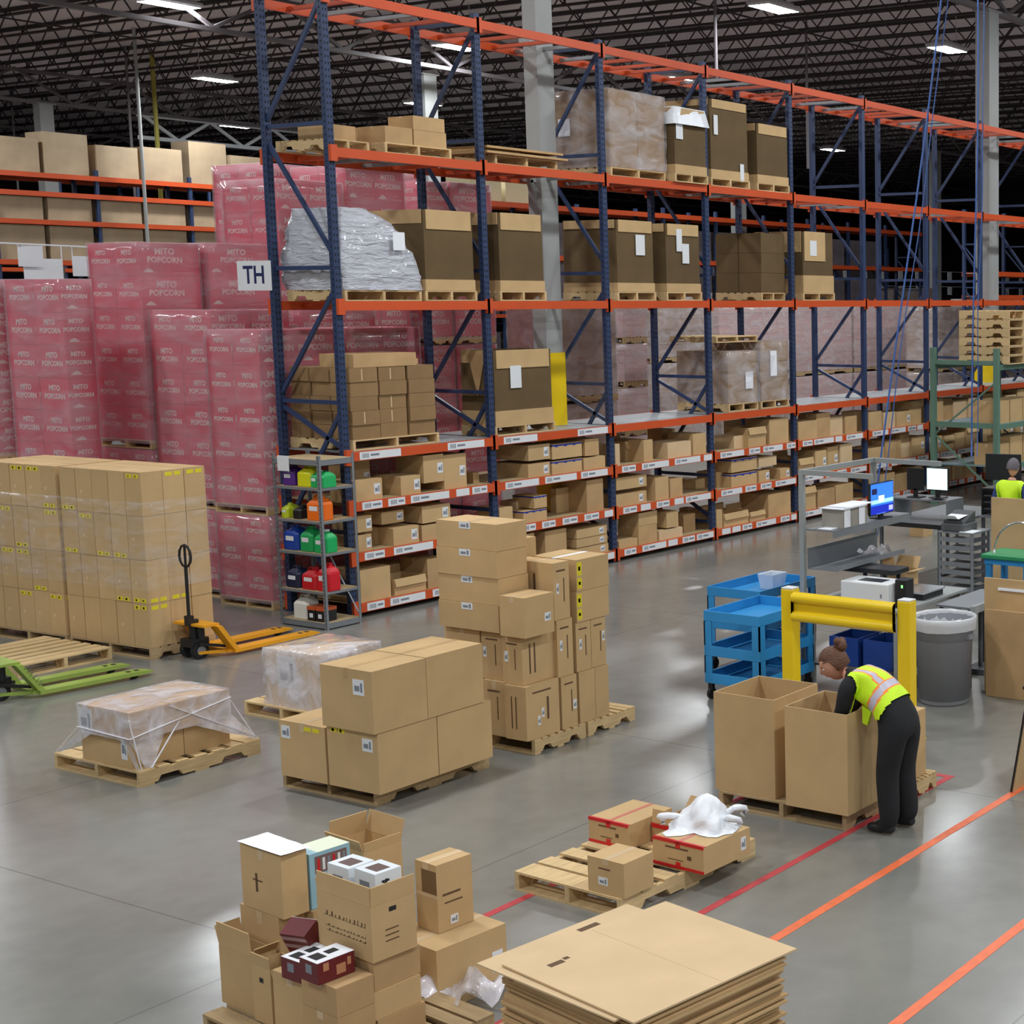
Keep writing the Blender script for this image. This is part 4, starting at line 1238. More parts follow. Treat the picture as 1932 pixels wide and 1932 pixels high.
# papers at the far left, clipped to a cord
Q0, Q1 = Vector((18.196, 31.712, 4.95)), Vector((20.576, 32.575, 4.95))
co_ = tag(MB().use(PAPER).bar(Q0, Q1, .03).build('hanging_cord'), 'pale cord across the far left above the magenta loads', 'cord')
for k, (t_, w, drop) in enumerate([(.31, .5, .03), (.44, .8, .28), (.93, .6, .2)]):
    P_ = Q0.lerp(Q1, t_)
    o = MB().use(PAPER).box(-w / 2, 0, -.42 - drop, w / 2, .01, -drop).box(-w / 2, .002, -drop, -w / 2 + .02, .008, -.012).box(w / 2 - .02, .002, -drop, w / 2, .008, -.012).build('aisle_paper', None, P_)
    tag(o, 'white paper hanging by the orange beam at the far left, ' + ['leftmost and highest', 'middle and widest', 'rightmost of the three'][k], 'sign')

# ================================================================ brown carton wall and the jacks at the left
def yel_marks(i, j, k, rnd):
    m = ()
    top = rnd.random() < .5
    w0, w1 = (.86, .95) if top else (.02, .11)
    if rnd.random() < .55:
        m += (('L', .12, w0, .45, w1, YELINK), ('L', .55, w0, .85, w1, YELINK), ('L', .2, w0 + .02, .3, w1 - .02, INK), ('L', .62, w0 + .02, .74, w1 - .02, INK))
    if rnd.random() < .5:
        m += (('R', .12, w0, .45, w1, YELINK), ('R', .55, w0, .85, w1, YELINK))
    if rnd.random() < .5:
        m += (('L', .25, .42, .38, .5, CARDP),)
    return m
def carton_wall(label, x, y, dx, dy, nx, ny, seed, fz):
    r = stack_load(label, x, y, 0, dx, dy, 2.03, nx, ny, 4, CARD, seed=seed, marks=yel_marks, pm=WOOD2, rot=2, jit=.006)
    sleeve('stretch_film', r, (0, 0, .75), dx, dy, .95, FILMC, amp=.01, seed=seed, label='clear stretch film around the middle tiers')
    return r
carton_wall('near half of the big brown carton wall with yellow marks, right of the left edge', 10.22, 15.62, .78, 1.36, 3, 5, 3, 0)
carton_wall('far half of the big brown carton wall, reaching the left edge of the picture', 10.168, 17.03, .78, 1.36, 3, 5, 4, 0)
stack_load('low brown carton load just cut by the left edge behind the carton wall', 9.9, 18.55, 0, .8, 1.1, 1.3, 2, 2, 3, CARD2, seed=6, pm=WOOD2)

def pallet_jack(label, loc, rz, m, handle=True):
    r = empty('pallet_jack', loc, rz, label, 'pallet jack')
    for s, nm in ((-1, 'near'), (1, 'far')):
        y = s * .23
        f = MB().use(m)
        # tapered fork: box sections with a bevelled nose
        pts = [(.0, .075), (.96, .075), (1.07, .062), (1.12, .045)]
        for a, b in zip(pts[:-1], pts[1:]):
            w0, w1 = (.08, .08) if b[0] <= .96 else ((.08, .055) if b[0] < 1.1 else (.055, .035))
            zt0, zt1 = a[1], b[1]
            f.add([(a[0], y - w0, .035), (b[0], y - w1, .035), (b[0], y + w1, .035), (a[0], y + w0, .035), (a[0], y - w0, zt0), (b[0], y - w1, zt1), (b[0], y + w1, zt1), (a[0], y + w0, zt0)],
                  [(0, 3, 2, 1), (4, 5, 6, 7), (0, 1, 5, 4), (1, 2, 6, 5), (2, 3, 7, 6), (3, 0, 4, 7)])
        f.use(BLACK).box(.86, y - .03, .0755, .9, y + .03, .077).box(.94, y - .03, .0755, .98, y + .03, .077)
        f.build('fork', r)
        MB().use(RUBBER).cyl((.93, y - .035, .036), (.93, y + .035, .036), .036, 14).build('load_roller', r)
    # sloping head frame
    b = MB().use(m)
    for s in (-1, 1):
        y = s * .24
        b.add([(-.01, y - .065, .075), (.05, y - .065, .075), (-.14, y - .065, .36), (-.2, y - .065, .36), (-.01, y + .065, .075), (.05, y + .065, .075), (-.14, y + .065, .36), (-.2, y + .065, .36)],
              [(0, 1, 2, 3), (7, 6, 5, 4), (0, 4, 5, 1), (1, 5, 6, 2), (2, 6, 7, 3), (3, 7, 4, 0)])
    b.box(-.32, -.26, .36, -.14, .26, .385).box(-.05, -.27, .04, .0, .27, .075)
    b.bar((-.02, -.22, .05), (-.3, -.11, .07), .03).bar((-.02, .22, .05), (-.3, .11, .07), .03)
    b.build('head_frame', r)
    p = MB().use(BLACK)
    p.box(-.36, -.1, .13, -.16, .1, .22).cyl((-.26, 0, .1), (-.26, 0, .42), .05, 14).cyl((-.24, -.09, .2), (-.24, -.09, .34), .035, 10)
    p.bar((-.3, -.13, .17), (-.02, -.17, .1), .03).bar((-.3, .13, .17), (-.02, .17, .1), .03).box(-.34, -.04, .36, -.28, .04, .47)
    p.build('hydraulic_pump', r)
    for s in (-1, 1):
        w = MB().use(RUBBER).cyl((-.27, s * .06, .09), (-.27, s * .12, .09), .09, 22)
        w.use(GREYM).cyl((-.27, s * .121, .09), (-.27, s * .124, .09), .05, 16)
        w.build('steer_wheel', r)
    if handle:
        h = MB().use(BLACK).cyl((-.31, 0, .42), (-.31, 0, 1.0), .018, 10)
        loop = []
        for k in range(13):
            t = math.pi * 2 * k / 12
            loop.append((-.31, .095 * math.sin(t) * (1 if True else 1), 1.12 + .12 * -math.cos(t)))
        h.tube(loop, .014, 7)
        h.cyl((-.31, 0, .98), (-.31, 0, 1.24), .013, 8)
        h.build('pull_handle', r)
    return r
JY = (10.843, 15.178, 0)
r_ = pallet_jack('yellow-orange pallet jack with an upright black handle beside the carton wall', (10.78, 15.32, 0), 0, JACKY)
r_ = pallet_jack('lime green pallet jack at the left edge in front of the empty pallet', (8.728, 15.364, 0), -6, JACKG, True)
lt = MB()
for q in range(6):
    c_ = Vector((-.01, -.3065, .1)) + Vector((-.15, 0, .24)) * (.12 + q * .15)
    lt.use(mat('jack_lettering', (70, 96, 60), .7)).bar(c_ + Vector((.012, 0, .01)), c_ + Vector((.05, 0, .035)), .018, .002)
lt.build('frame_print', r_)
EP = (10.06, 16.059, 0)
pallet('light wooden empty pallet lying behind the green pallet jack', EP[0] - 1.0, EP[1], 0, 1.0, 1.2, 0, WOOD, True)

# ================================================================ pallets in the middle of the floor
# film-tented cartons at the left
wp = (7.393, 11.557, 0, 1.084, 1.122, 0.108, 0)
pallet('pallet with film-tented cartons, lowest of the pallets at the left', wp[0], wp[1], 0, wp[3], wp[4], 0, WOOD)
WL = (7.411, 11.671, 0.13, 0.448, 0.642, 0.234, 0)
WL2 = (7.411, 11.671, 0.13, 0.866, 0.642, 0.234, 0)
WU = (7.367, 11.603, 0.385, 0.867, 0.644, 0.228, 0)
carton('lower left brown carton under the plastic tent, white label on its end', WL[0], WL[1], .132, WL[3], WL[4], .245, lab=('L', .86, .68, .075, .2))
carton('lower right brown carton under the plastic tent', WL[0] + WL[3] + .006, WL[1], .132, WL2[3] - WL[3] - .006, WL[4], .245)
carton('upper long carton under the plastic tent with a white delivery sheet', WU[0], WU[1], .379, WU[3], WU[4], .225, m=CARD2, lab=('L', .12, .45, .17, .2))
tent = MB().use(FILMT)
x0, y0, x1, y1 = WU[0] - .012, WU[1] - .012, WU[0] + WU[3] + .012, WU[1] + WU[4] + .012
zt_, zm = .612, .372
px0, py0, px1, py1 = wp[0] + .01, wp[1] + .01, wp[0] + wp[3] - .01, wp[1] + wp[4] - .01
def grid(mb, a, b, c, d, n=6, m_=5, amp=.006, rnd=random.Random(2)):
    a, b, c, d = map(Vector, (a, b, c, d))
    vs = []
    for i in range(n + 1):
        for j in range(m_ + 1):
            p = a.lerp(b, i / n).lerp(d.lerp(c, i / n), j / m_)
            vs.append(p + Vector((rnd.uniform(-amp, amp), rnd.uniform(-amp, amp), rnd.uniform(0, amp))))
    mb.add(vs, [(i * (m_ + 1) + j, (i + 1) * (m_ + 1) + j, (i + 1) * (m_ + 1) + j + 1, i * (m_ + 1) + j + 1) for i in range(n) for j in range(m_)])
grid(tent, (x0, y0, zt_), (x1, y0, zt_), (x1, y1, zt_), (x0, y1, zt_), 10, 8)
grid(tent, (x0, y0, zm), (x1, y0, zm), (x1, y0, zt_), (x0, y0, zt_), 8, 3)
grid(tent, (x0, y0, zm), (x0, y1, zm), (x0, y1, zt_), (x0, y0, zt_), 6, 3)
# tails of film pulled down to the pallet corners
zp = .136
for tri in [((x0, y0, zm), (x0 + .3, y0, zm + .03), (px0 + .12, py0, zp), (px0 + .05, py0, zp)), ((x0, y0, zm), (x0, y0 + .1, zm), (px0, py0 + .05, zp), (px0, py0, zp)),
            ((x0, y1, zm), (x0, y1 - .2, zm + .02), (px0, py1 - .06, zp), (px0, py1, zp)), ((x1, y0, zm + .02), (x1 - .32, y0, zm), (px1 - .05, py0, zp), (px1, py0, zp)),
            ((x1, y0, zm), (x1, y0 + .3, zm), (px1, py0 + .1, zp), (px1, py0, zp))]:
    grid(tent, *tri, n=4, m_=6, amp=.005)
to = tent.build('film_tent', smooth=True)
tag(to, 'clear plastic film tented over the cartons and tied to the pallet corners', 'plastic film')
STR = mat('film_strand', (238, 238, 244), .2)
for a, b in [((x0, y0, zt_ - .06), (px0 + .02, py0 + .005, zp)), ((x0 + .42, y0 - .005, zt_ - .16), (px0 + .1, py0 - .002, zp)), ((x0 + .35, y0 - .006, zt_ - .02), (px1, py0, zp + .01)), ((x1, y0, zt_ - .1), (px1 - .01, py0 + .01, zp)),
             ((x0 - .005, y1, zt_ - .2), (px0, py1, zp)), ((x0 - .006, y0 - .006, zm + .03), (x1, y0 - .008, zt_ - .07)), ((x0 - .006, y0, zm + .03), (x0 - .006, y1, zm + .05))]:
    MB().use(STR).bar(a, b, .011, .006).build('film_strand', to)

# small wrapped carton on its pallet behind
wb = (9.26, 11.813, 0, 0.71, 1.019, 0.108, 0)
pallet('pallet showing its left end from behind the big double carton', wb[0] - .02, wb[1] - .04, 0, 1.15, 1.02, 0, WOOD)
wq = (9.277, 11.803, 0.13, 0.692, 0.72, 0.525, 0)
c_ = carton('white-labelled wrapped carton on the pallet partly hidden by the biggest carton', wq[0], wq[1], .132, wq[3], wq[4], wq[5], m=CARDP, lab=('L', .42, .62, .26, .3))
sleeve('stretch_film', c_, (0, 0, 0), wq[3], wq[4], wq[5] + .006, MATS['tent_film'], amp=.02, seg=.07, seed=14, label='shiny clear film around the carton')

# pallet with the four big cartons
mp = (7.957, 9.527, 0, 1.108, 1.068, 0.1, 0)
pallet('pallet carrying the four biggest brown cartons', mp[0], mp[1], 0, mp[3] + .03, mp[4], 0, WOOD2)
m1 = (7.879, 9.399, 0.13, 0.57, 0.555, 0.477, 0)
m2r = (7.879, 9.399, 0.13, 1.137, 0.555, 0.477, 0)
m3 = (7.877, 9.402, 0.13, -0.049, 1.097, 0.477, 0)
T_ = (7.844, 9.388, 0.617, 1.09, 0.563, 0.48, 0)
hz = m1[5]
YM = (('L', .08, .9, .2, .97, YELINK), ('L', .23, .9, .36, .97, YELINK), ('L', .1, .91, .15, .96, INK), ('L', .26, .91, .3, .96, INK))
carton('front lower big carton with a white label and yellow print', m1[0], m1[1], .132, m1[3], m1[4], hz, lab=('L', .8, .78, .11, .1), marks=YM, tape=False)
carton('right lower big carton under the long double carton', m1[0] + m1[3] + .008, m1[1], .132, m2r[3] - m1[3] - .008, m1[4], hz - .004)
carton('left lower big carton with yellow print and a small label', m1[0] - .005, m1[1] + m1[4] + .02, .132, .45, m3[4] - m1[4] - .02, hz - .03, marks=(('L', .55, .88, .7, .95, YELINK), ('L', .74, .88, .88, .95, YELINK)), lab=('L', .14, .8, .1, .1))
carton('longest brown carton lying on top, two flap seams and a blue-printed label', T_[0], T_[1], .132 + hz + .002, T_[3] * .47, T_[4], T_[5], lab=('L', .74, .72, .12, .12), tapem=CARD2)
carton('long brown carton on top behind the labelled one, right half of the top layer', T_[0] + T_[3] * .47 + .004, T_[1], .132 + hz + .002, T_[3] * .53 - .004, T_[4], T_[5] + .004, tapem=CARD2)

# pallets with the tall carton towers
tp = (9.531, 9.44, 0, 1.079, 0.479, 0.102, 0)
ty = 1.05
pallet('pallet under the tall carton towers, near one of the two', tp[0], tp[1], 0, .62, ty, 0, WOOD)
pallet('pallet under the right-hand carton towers, far one of the two', tp[0] + .65, tp[1], 0, .62, ty, 0, WOOD, h=.13)
MK = (('L', .2, .8, .75, .83, INK), ('L', .62, .3, .66, .72, INK), ('R', .2, .2, .24, .8, INK), ('R', .34, .2, .38, .8, INK))
MK2 = (('R', .2, .84, .75, .87, INK), ('R', .62, .3, .68, .72, INK), ('L', .3, .2, .35, .8, INK), ('L', .5, .2, .55, .8, INK))
b3 = (9.465, 9.46, 0.13, 0.391, 0.243, 0.468, 0)
b2 = (b3[0] - .01, b3[1] - .0)
carton('bottom front tower carton with two small white stickers', b3[0], b3[1], .132, b3[3], b3[4], b3[5], marks=MK2, tape=False, lab=[('R', .5, .45, .03, .08), ('R', .38, .32, .03, .08)])
carton('bottom carton left of the stickered one on the tower pallet', b3[0] + .02, b3[1] + b3[4] + .01, .132, .36, .26, b3[5] + .01, marks=MK)
z2_ = .132 + b3[5] + .003
h2 = (9.492, 9.512, 0.595, 0.403, 0.224, 0.43, 0)
carton('second-tier front tower carton with dark vertical print', h2[0], h2[1], z2_, h2[3], h2[4], h2[5], marks=MK, tape=False, lab=('L', .2, .55, .04, .09))
carton('second-tier carton in the shadow left of the front tower', h2[0] + .02, h2[1] + h2[4] + .012, z2_ + .01, .36, .25, h2[5], marks=MK, tape=False, lab=('L', .15, .55, .04, .09))
carton('second-tier carton at the back left under the four labelled cartons', h2[0] + .02, h2[1] + h2[4] + .28, z2_ + .01, .36, .42, h2[5] - .005)
carton('base carton at the back left of the tower pallet', h2[0] + .04, h2[1] + h2[4] + .28, .132, .36, .42, b3[5] + .01)
z3_ = z2_ + h2[5] + .003
c1 = (9.419, 9.393, 1.06, 0.34, 0.282, 0.342, 0)
carton('square carton with a white label on top of the front tower', c1[0], c1[1], z3_, c1[3], c1[4], c1[5], lab=('R', .78, .42, .07, .07))
z4_ = z2_ + .01 + h2[5] + .003
tw = (9.442, 9.698, 1.07, 0.344, 0.704, 0.214, 0)
for k in range(4):
    carton('%s of the four equal labelled cartons in the tallest tower' % ['lowest', 'second from the bottom', 'third from the bottom', 'topmost'][k],
           tw[0] + .01 * (k % 2), tw[1] + .012, z4_ + .232 * k, tw[3], tw[4], .229, lab=('L', .48, .88, .13, .06))
d3 = (9.953, 9.52, 0.13, 0.218, 0.062, 0.432, 0)
DX, DY0 = tp[0] + .66, tp[1] + .03
carton('bottom carton of the narrow middle tower with a white sticker', b3[0] + b3[3] + .03, b3[1], .132, .19, .42, .46, marks=MK2, tape=False, lab=('R', .85, .42, .04, .08))
carton('second carton of the narrow middle tower with a white sticker', b3[0] + b3[3] + .01, b3[1] + .01, .595, .19, .42, .5, marks=MK2, tape=False, lab=('R', .25, .55, .03, .09))
carton('top carton of the narrow middle tower with a pale folded top', b3[0] + b3[3] - .0, b3[1] + .02, 1.098, .19, .46, .5, marks=MK2, lab=('R', .25, .55, .03, .09), tapem=CARDP)
ex = b3[0] + b3[3] + .25
carton('bottom carton of the right tower, left one', ex, b3[1] - .0, .132, .2, .42, .46)
carton('bottom carton of the right tower, right one', ex + .205, b3[1] - .0, .132, .17, .42, .46)
carton('second-tier thin carton of the right tower with a sticker, left one', ex - .01, b3[1] + .01, .595, .185, .42, .44, marks=MK2, tape=False, lab=('R', .3, .55, .03, .09))
carton('second-tier thin carton of the right tower with a sticker, right one', ex + .18, b3[1] + .01, .595, .185, .42, .44, marks=MK2, tape=False, lab=('R', .85, .6, .03, .09))
YK = (('R', .02, .08, .16, .42, YELINK), ('R', .02, .5, .16, .92, YELINK), ('R', .06, .2, .12, .3, INK), ('R', .06, .65, .12, .78, INK))
carton('yellow-printed carton, lower of the two on the right tower', ex, b3[1] + .0, 1.038, .41, .52, .27, marks=YK, tape=False)
carton('yellow-printed carton with a pale taped top, highest on the right tower', ex + .01, b3[1] + .0, 1.311, .41, .52, .28, marks=YK, tapem=PAPER)
carton('plain tall carton standing at the back between the towers', b3[0] + b3[3] + .0, b3[1] + .5, 1.1, .3, .4, .66, m=CARD)
carton('hidden support carton at the back of the middle tower, second tier', b3[0] + b3[3] + .0, b3[1] + .49, .595, .3, .4, .5)
carton('hidden support carton at the back of the middle tower, bottom tier', b3[0] + b3[3] + .03, b3[1] + .49, .132, .28, .4, .46)

# ================================================================ front pallet with the red-taped cartons
fp = (7.149, 6.404, 0, 1.299, 0.949, 0.079, -3)
pallet('open wooden pallet in front with red-taped cartons on it', fp[0], fp[1], 0, 1.3, fp[4], -3, WOOD)
def red_carton(label, b, tz=True, lab=None):
    r = carton(label, b[0], b[1], .132, b[3], b[4], b[5], b[6], lab=lab, tape=False,
               marks=(('L', .25, .72, .7, .78, INK), ('L', .3, .3, .6, .33, INK), ('L', .68, .4, .76, .55, INK)))
    dx, dy, dz = b[3:6]
    t = MB().use(REDTAPE)
    e = .0022
    t.box(-e, -e, dz - .018, -.0001, dy + e, dz + e).box(-e, -e, dz, .02, dy + e, dz + e)
    t.box(-e, -e, .0, -.0001, dy + e, .02)
    t.box(-e, dy / 2 - .02, dz - .045, -.0001, dy / 2 + .02, dz).box(-e, dy / 2 - .02, .02, -.0001, dy / 2 + .02, .045)
    tag(t.build('red_tape', r), 'bright red sealing tape on the end edges')
    MB().use(mat('faint_red_tape', (196, 112, 96), .4)).box(.02, dy / 2 - .016, dz + .0002, dx, dy / 2 + .016, dz + .0014).build('tape', r)
    return r
rb1 = (7.845, 6.949, 0.13, 0.434, 0.367, 0.172, -3)
red_carton('red-taped carton at the left rear of the open pallet', rb1)
rb3 = (7.72, 6.207, 0.13, 0.466, 0.441, 0.183, -3)
red_carton('red-taped carton with the white plastic bag on it', rb3, lab=('R', .85, .5, .05, .09))
rb2 = (rb1[0] + .13, rb1[1] - .33, 0, .3, .3, rb1[5] + .0, -3)
open_c = open_carton('red-taped carton with a raised flap between the other two red-taped ones', rb1[0] + .2, rb3[1] + rb3[4] + .035, .132, .34, rb1[1] - rb3[1] - rb3[4] - .06, .14, -3, CARD2, flaps=[('-x', -8, .09), ('+x', 40, .1)])
MB().use(REDTAPE).box(-.004, 0, .105, -.0005, rb1[1] - rb3[1] - rb3[4] - .06, .135).box(-.004, 0, 0, -.0005, rb1[1] - rb3[1] - rb3[4] - .06, .025).build('red_tape', open_c)
rb4 = (7.16, 6.385, 0.13, 0.139, 0.338, 0.226, -3)
carton('small cube-like carton with a white sticker at the front of the open pallet', rb4[0], rb4[1], .132, .26, rb4[4] * .92, rb4[5], -3, lab=('L', .42, .36, .08, .05), marks=(('L', .3, .7, .62, .74, INK),))
bag_c = (8.043, 6.449, 0.31)
rnd = random.Random(12)
bgm = MB().use(WBAG)
n_, k_ = 26, 12
vs = []
for k in range(k_ + 1):
    t = k / k_
    for i in range(n_):
        a = 2 * math.pi * i / n_
        rr_ = (.19 * (1 - t) ** .55 + .012) * (1 + .16 * math.sin(3 * a + 6 * t) + .1 * math.sin(7 * a - 9 * t) + rnd.uniform(-.05, .05))
        if k == 0: rr_ *= 1.25 * (1 + .15 * math.sin(5 * a))
        hh = .22 * t ** 1.15 + (.02 * math.sin(5 * a + 2) * (1 - t) if k else 0)
        vs.append((rr_ * math.cos(a) * .85 + .03 * t, rr_ * math.sin(a) - .02 * t, max(.001, hh)))
fs = [(k * n_ + i, k * n_ + (i + 1) % n_, (k + 1) * n_ + (i + 1) % n_, (k + 1) * n_ + i) for k in range(k_) for i in range(n_)]
fs.append([k_ * n_ + i for i in range(n_)])
bgm.add(vs, fs)
bo = bgm.build('plastic_bag', None, (bag_c[0], bag_c[1] + .02, .132 + rb3[5] + .004), smooth=True)
tag(bo, 'crumpled white plastic bag lying on the red-taped carton', 'plastic bag')
for k, (ang, ln) in enumerate([(2.3, .2), (-.6, .21), (-1.5, .2), (.7, .16)]):
    hb = MB().use(WBAG)
    pts = []
    for q in range(9):
        t = q / 8
        pts.append((math.cos(ang) * (.1 + ln * .9 * math.sin(math.pi * t / 1.6)) + .03 * math.sin(9 * t), math.sin(ang) * (.1 + ln * .9 * math.sin(math.pi * t / 1.6)), .03 + .07 * math.sin(math.pi * t)))
    hb.tube(pts, .022, 6)
    hb.build('bag_handle', bo, smooth=True)

# ================================================================ mixed carton pile at the bottom left
PR = -6
pallet('pallet under the mixed carton pile, just cut by the bottom edge', 4.78, 6.03, 0, .86, 1.26, PR, WOOD2)
q1 = (5.02, 7.015, 0.13, 0.111, 0.306, 0.32, -6)
open_carton('open carton at the left end of the pile with a raised flap', q1[0], q1[1], .132, .14, q1[4], q1[5], PR, flaps=[('-x', 4, .13), ('+y', 20, .1), ('-y', 35, .06)], m=CARD)
q2 = (4.98, 6.818, 0.13, 0.143, 0.187, 0.307, -6)
open_carton('narrow open carton with a dark printed mark, in front of the tilted maroon box', q2[0], q2[1], .132, q2[3] + .02, q2[4] - .02, q2[5], PR, flaps=[('-x', 4, .06), ('-y', 150, .12)], marks=(('L', .4, .72, .6, .8, BLACKINK),))
q3 = (4.856, 6.168, 0.38, 0.224, 0.291, 0.149, -6)
carton('front middle carton of the pile with the maroon product box on it', q3[0], q3[1], .382, q3[3] - .02, q3[4], q3[5], PR, m=CARD2)
carton('lowest front carton of the pile at the bottom edge', q3[0] + .0, q3[1], .132, q3[3] - .02, q3[4], .248, PR, m=CARD2)
a_ = R(PR)
def pl(o, u, v):
    return (o[0] + u * math.cos(a_) - v * math.sin(a_), o[1] + u * math.sin(a_) + v * math.cos(a_))
p_ = pl(q3, .04, q3[4] + .02)
carton('small carton between the front middle one and the narrow open one', p_[0], p_[1], .132, .16, .3, .33, PR, m=CARD)
top3 = .382 + q3[5]
MAR = mat('maroon_product_box', (104, 30, 36), .4)
pmb = MB().use(MAR).box(0, 0, 0, .2, .15, .11)
pmb.use(PAPER).box(0, 0, .11, .2, .15, .1115)
pmb.use(BLACKINK).box(.02, .04, .1115, .08, .12, .112).box(.1, .06, .1115, .16, .11, .112)
pmb.use(mat('warm_product_print', (190, 132, 96), .5)).box(.03, -.001, .06, .06, 0, .1).box(.1, -.001, .02, .15, 0, .07).box(.16, -.001, .05, .18, 0, .09)
pmb.use(GREYINK).box(-.001, .05, .045, 0, .1, .09)
pmw = pmb.mesh('product_box')
def thing_mesh(me, loc, rot, label, cat, name):
    o = link(name, me, None, loc); o.rotation_euler = rot
    return tag(o, label, cat)
thing_mesh(pmw, (q3[0] - .02, q3[1] + .1, top3 + .003), (0, 0, R(PR)), 'maroon and white product box lying on the front middle carton', 'box', 'product_box')
p_ = pl(q3, .03, q3[4] + .04)
thing_mesh(pmw, (p_[0] - .01, p_[1], .465), (0, 0, R(PR + 3)), 'second maroon product box lying lower, left of the first one', 'box', 'product_box')
pm2 = MB().use(MAR).box(0, 0, 0, .2, .15, .11).use(PAPER).box(0, 0, .11, .2, .15, .1115)
pm2.use(mat('pale_maroon_band', (176, 140, 140), .5)).box(.02, .0, -.0008, .045, .15, 0).box(.075, .0, -.0008, .1, .15, 0)
pm2.use(mat('warm_product_print', (190, 132, 96), .5)).box(.12, .05, -.0008, .17, .1, 0)
p_ = pl(q3, .13, q3[4] + .17)
thing_mesh(pm2.mesh('product_box'), (p_[0], p_[1], .64), (0, R(62), R(12)), 'maroon product box standing tilted behind the other maroon ones', 'box', 'product_box')
q4 = (5.067, 6.153, 0.58, 0.254, 0.453, 0.287, -6)
q4f = (5.067, 6.153, 0.58, 0.254, 0.453, 0.386, -6)
for k, (zz, hh) in enumerate([(.132, .145), (.279, .145), (.426, .152)]):
    carton('%s of the small cartons stacked under the big open carton' % ['lowest', 'middle', 'top'][k], q4[0] + .01 - .012 * (k % 2), q4[1] + .006 * k, zz, .27, .43, hh, PR + (k - 1) * 1.2, m=CARD2 if k != 1 else CARD)
oc = open_carton('big open carton in the pile holding two white product boxes', q4[0], q4[1], .58, q4[3], q4[4], q4[5] - .0, PR, flaps=[('-y', 3, q4f[5] - q4[5]), ('-x', 0, q4f[5] - q4[5]), ('+y', 12, .06)], marks=(('R', .4, .82, .56, .9, BLACKINK), ('R', .3, .5, .6, .52, INK), ('R', .3, .4, .6, .42, INK), ('R', .3, .3, .6, .32, INK)))
lt = MB().use(INK)
rnd = random.Random(21)
for row, (z_, hh_) in enumerate([(.17, .03), (.115, .012), (.09, .012)]):
    y_ = .05
    while y_ < q4[4] - .08:
        w_ = rnd.uniform(.012, .035)
        lt.box(-.001, y_, z_, -.0002, y_ + w_ * .35, z_ + hh_ * rnd.uniform(.5, 1)); lt.box(-.001, y_, z_, -.0002, y_ + w_, z_ + .003)
        y_ += w_ + .008
tag(lt.build('carton_print', oc), 'rows of faded brown print')
wpb = MB().use(mat('white_product_box', (226, 232, 236), .35)).box(0, 0, 0, .15, .17, .2)
wpb.use(mat('dark_food_print', (92, 66, 60), .5)).box(.03, .03, .2, .11, .13, .2005)
add_text(wpb, 'E24', .055, BLACKINK, (.06, -.001, .12), (0, 0, 1), (-1, 0, 0), bold=.003)
wpb.use(GREYINK).box(-.001, .05, .11, 0, .13, .15)
wpb.use(mat('pale_green_print', (176, 206, 160), .5)).box(.09, -.0008, 0, .149, 0, .08)
wm = wpb.mesh('product_box')
p_ = pl(q4, .05, .245)
thing_mesh(wm, (*p_, .80), (0, 0, R(PR + 2)), 'white product box in the big open carton, left one', 'box', 'product_box')
p_ = pl(q4, .06, .04)
thing_mesh(wm, (*p_, .81), (0, 0, R(PR)), 'white product box in the big open carton, right one', 'box', 'product_box')
q5 = (5.161, 6.929, 0.62, 0.057, 0.378, 0.341, -6)
carton('tall carton at the left of the pile under a white sheet of paper', q5[0], q5[1], .622, .145, q5[4], q5[5], PR, marks=(('L', .35, .3, .4, .6, INK), ('L', .28, .48, .52, .5, INK)))
ps = MB().use(PAPER)
grid(ps, (-.014, -.03, .012), (.16, -.02, .006), (.165, q5[4] + .01, .004), (-.01, q5[4] + .012, .006), 6, 6, .002)
tag(ps.build('paper_sheet', None, (q5[0], q5[1], .624 + q5[5] + .003), PR), 'white paper sheet lying on the tall left carton of the pile', 'paper')
carton('carton under the tall paper-topped one, second from the left', q5[0] + .005, q5[1] + .05, .132, .15, .36, .487, PR, m=CARD)
q7 = (5.31, 6.913, 0.62, 0.239, 0.18, 0.303, -6)
bp_ = MB().use(mat('pale_blue_product_box', (150, 190, 204), .4)).box(0, 0, 0, q7[3], q7[4], q7[5])
bp_.use(mat('pale_yellow_print', (226, 232, 206), .4)).box(.05, 0, q7[5], q7[3], q7[4], q7[5] + .0006)
bp_.use(mat('bookshelf_print', (120, 96, 92), .5)).box(.03, -.0008, q7[5] * .62, q7[3] - .02, 0, q7[5] * .93).box(-.0008, .03, .02, 0, q7[4] * .8, q7[5] * .24)
for k in range(6):
    bp_.use([REDTAPE, LABEL, GREYINK][k % 3]).box(.045 + k * .03, -.0014, q7[5] * .66, .06 + k * .03, -.0008, q7[5] * .88)
bpm = bp_.mesh('product_box')
thing_mesh(bpm, (q7[0] + .01, q7[1], .622), (0, 0, R(PR)), 'tall pale blue product box behind the paper-topped carton', 'box', 'product_box')
carton('brown carton under the pale blue product box', q7[0] + .0, q7[1] - .02, .132, .27, q7[4] + .04, .487, PR)
q9 = (5.678, 6.928, 0.6, 0.24, 0.231, 0.246, -6)
open_carton('open empty carton with flaps up at the back of the pile', q9[0], q9[1], .602, q9[3], q9[4] + .1, q9[5] - .03, PR, flaps=[('-x', 20, .07), ('+x', 15, .12), ('+y', -10, .12), ('-y', 4, .05)])
carton('support carton at the back of the pile', q9[0] + .01, q9[1] + .01, .002, .24, .3, .597, PR, m=CARD2)
q11 = (5.684, 6.405, 0, 0.461, 0.13, 0.354, -6)
carton('large plain carton at the right of the pile with a paper label', q11[0], q11[1], .002, q11[3], .42, q11[5], PR, lab=('R', .86, .44, .07, .12), m=CARD)
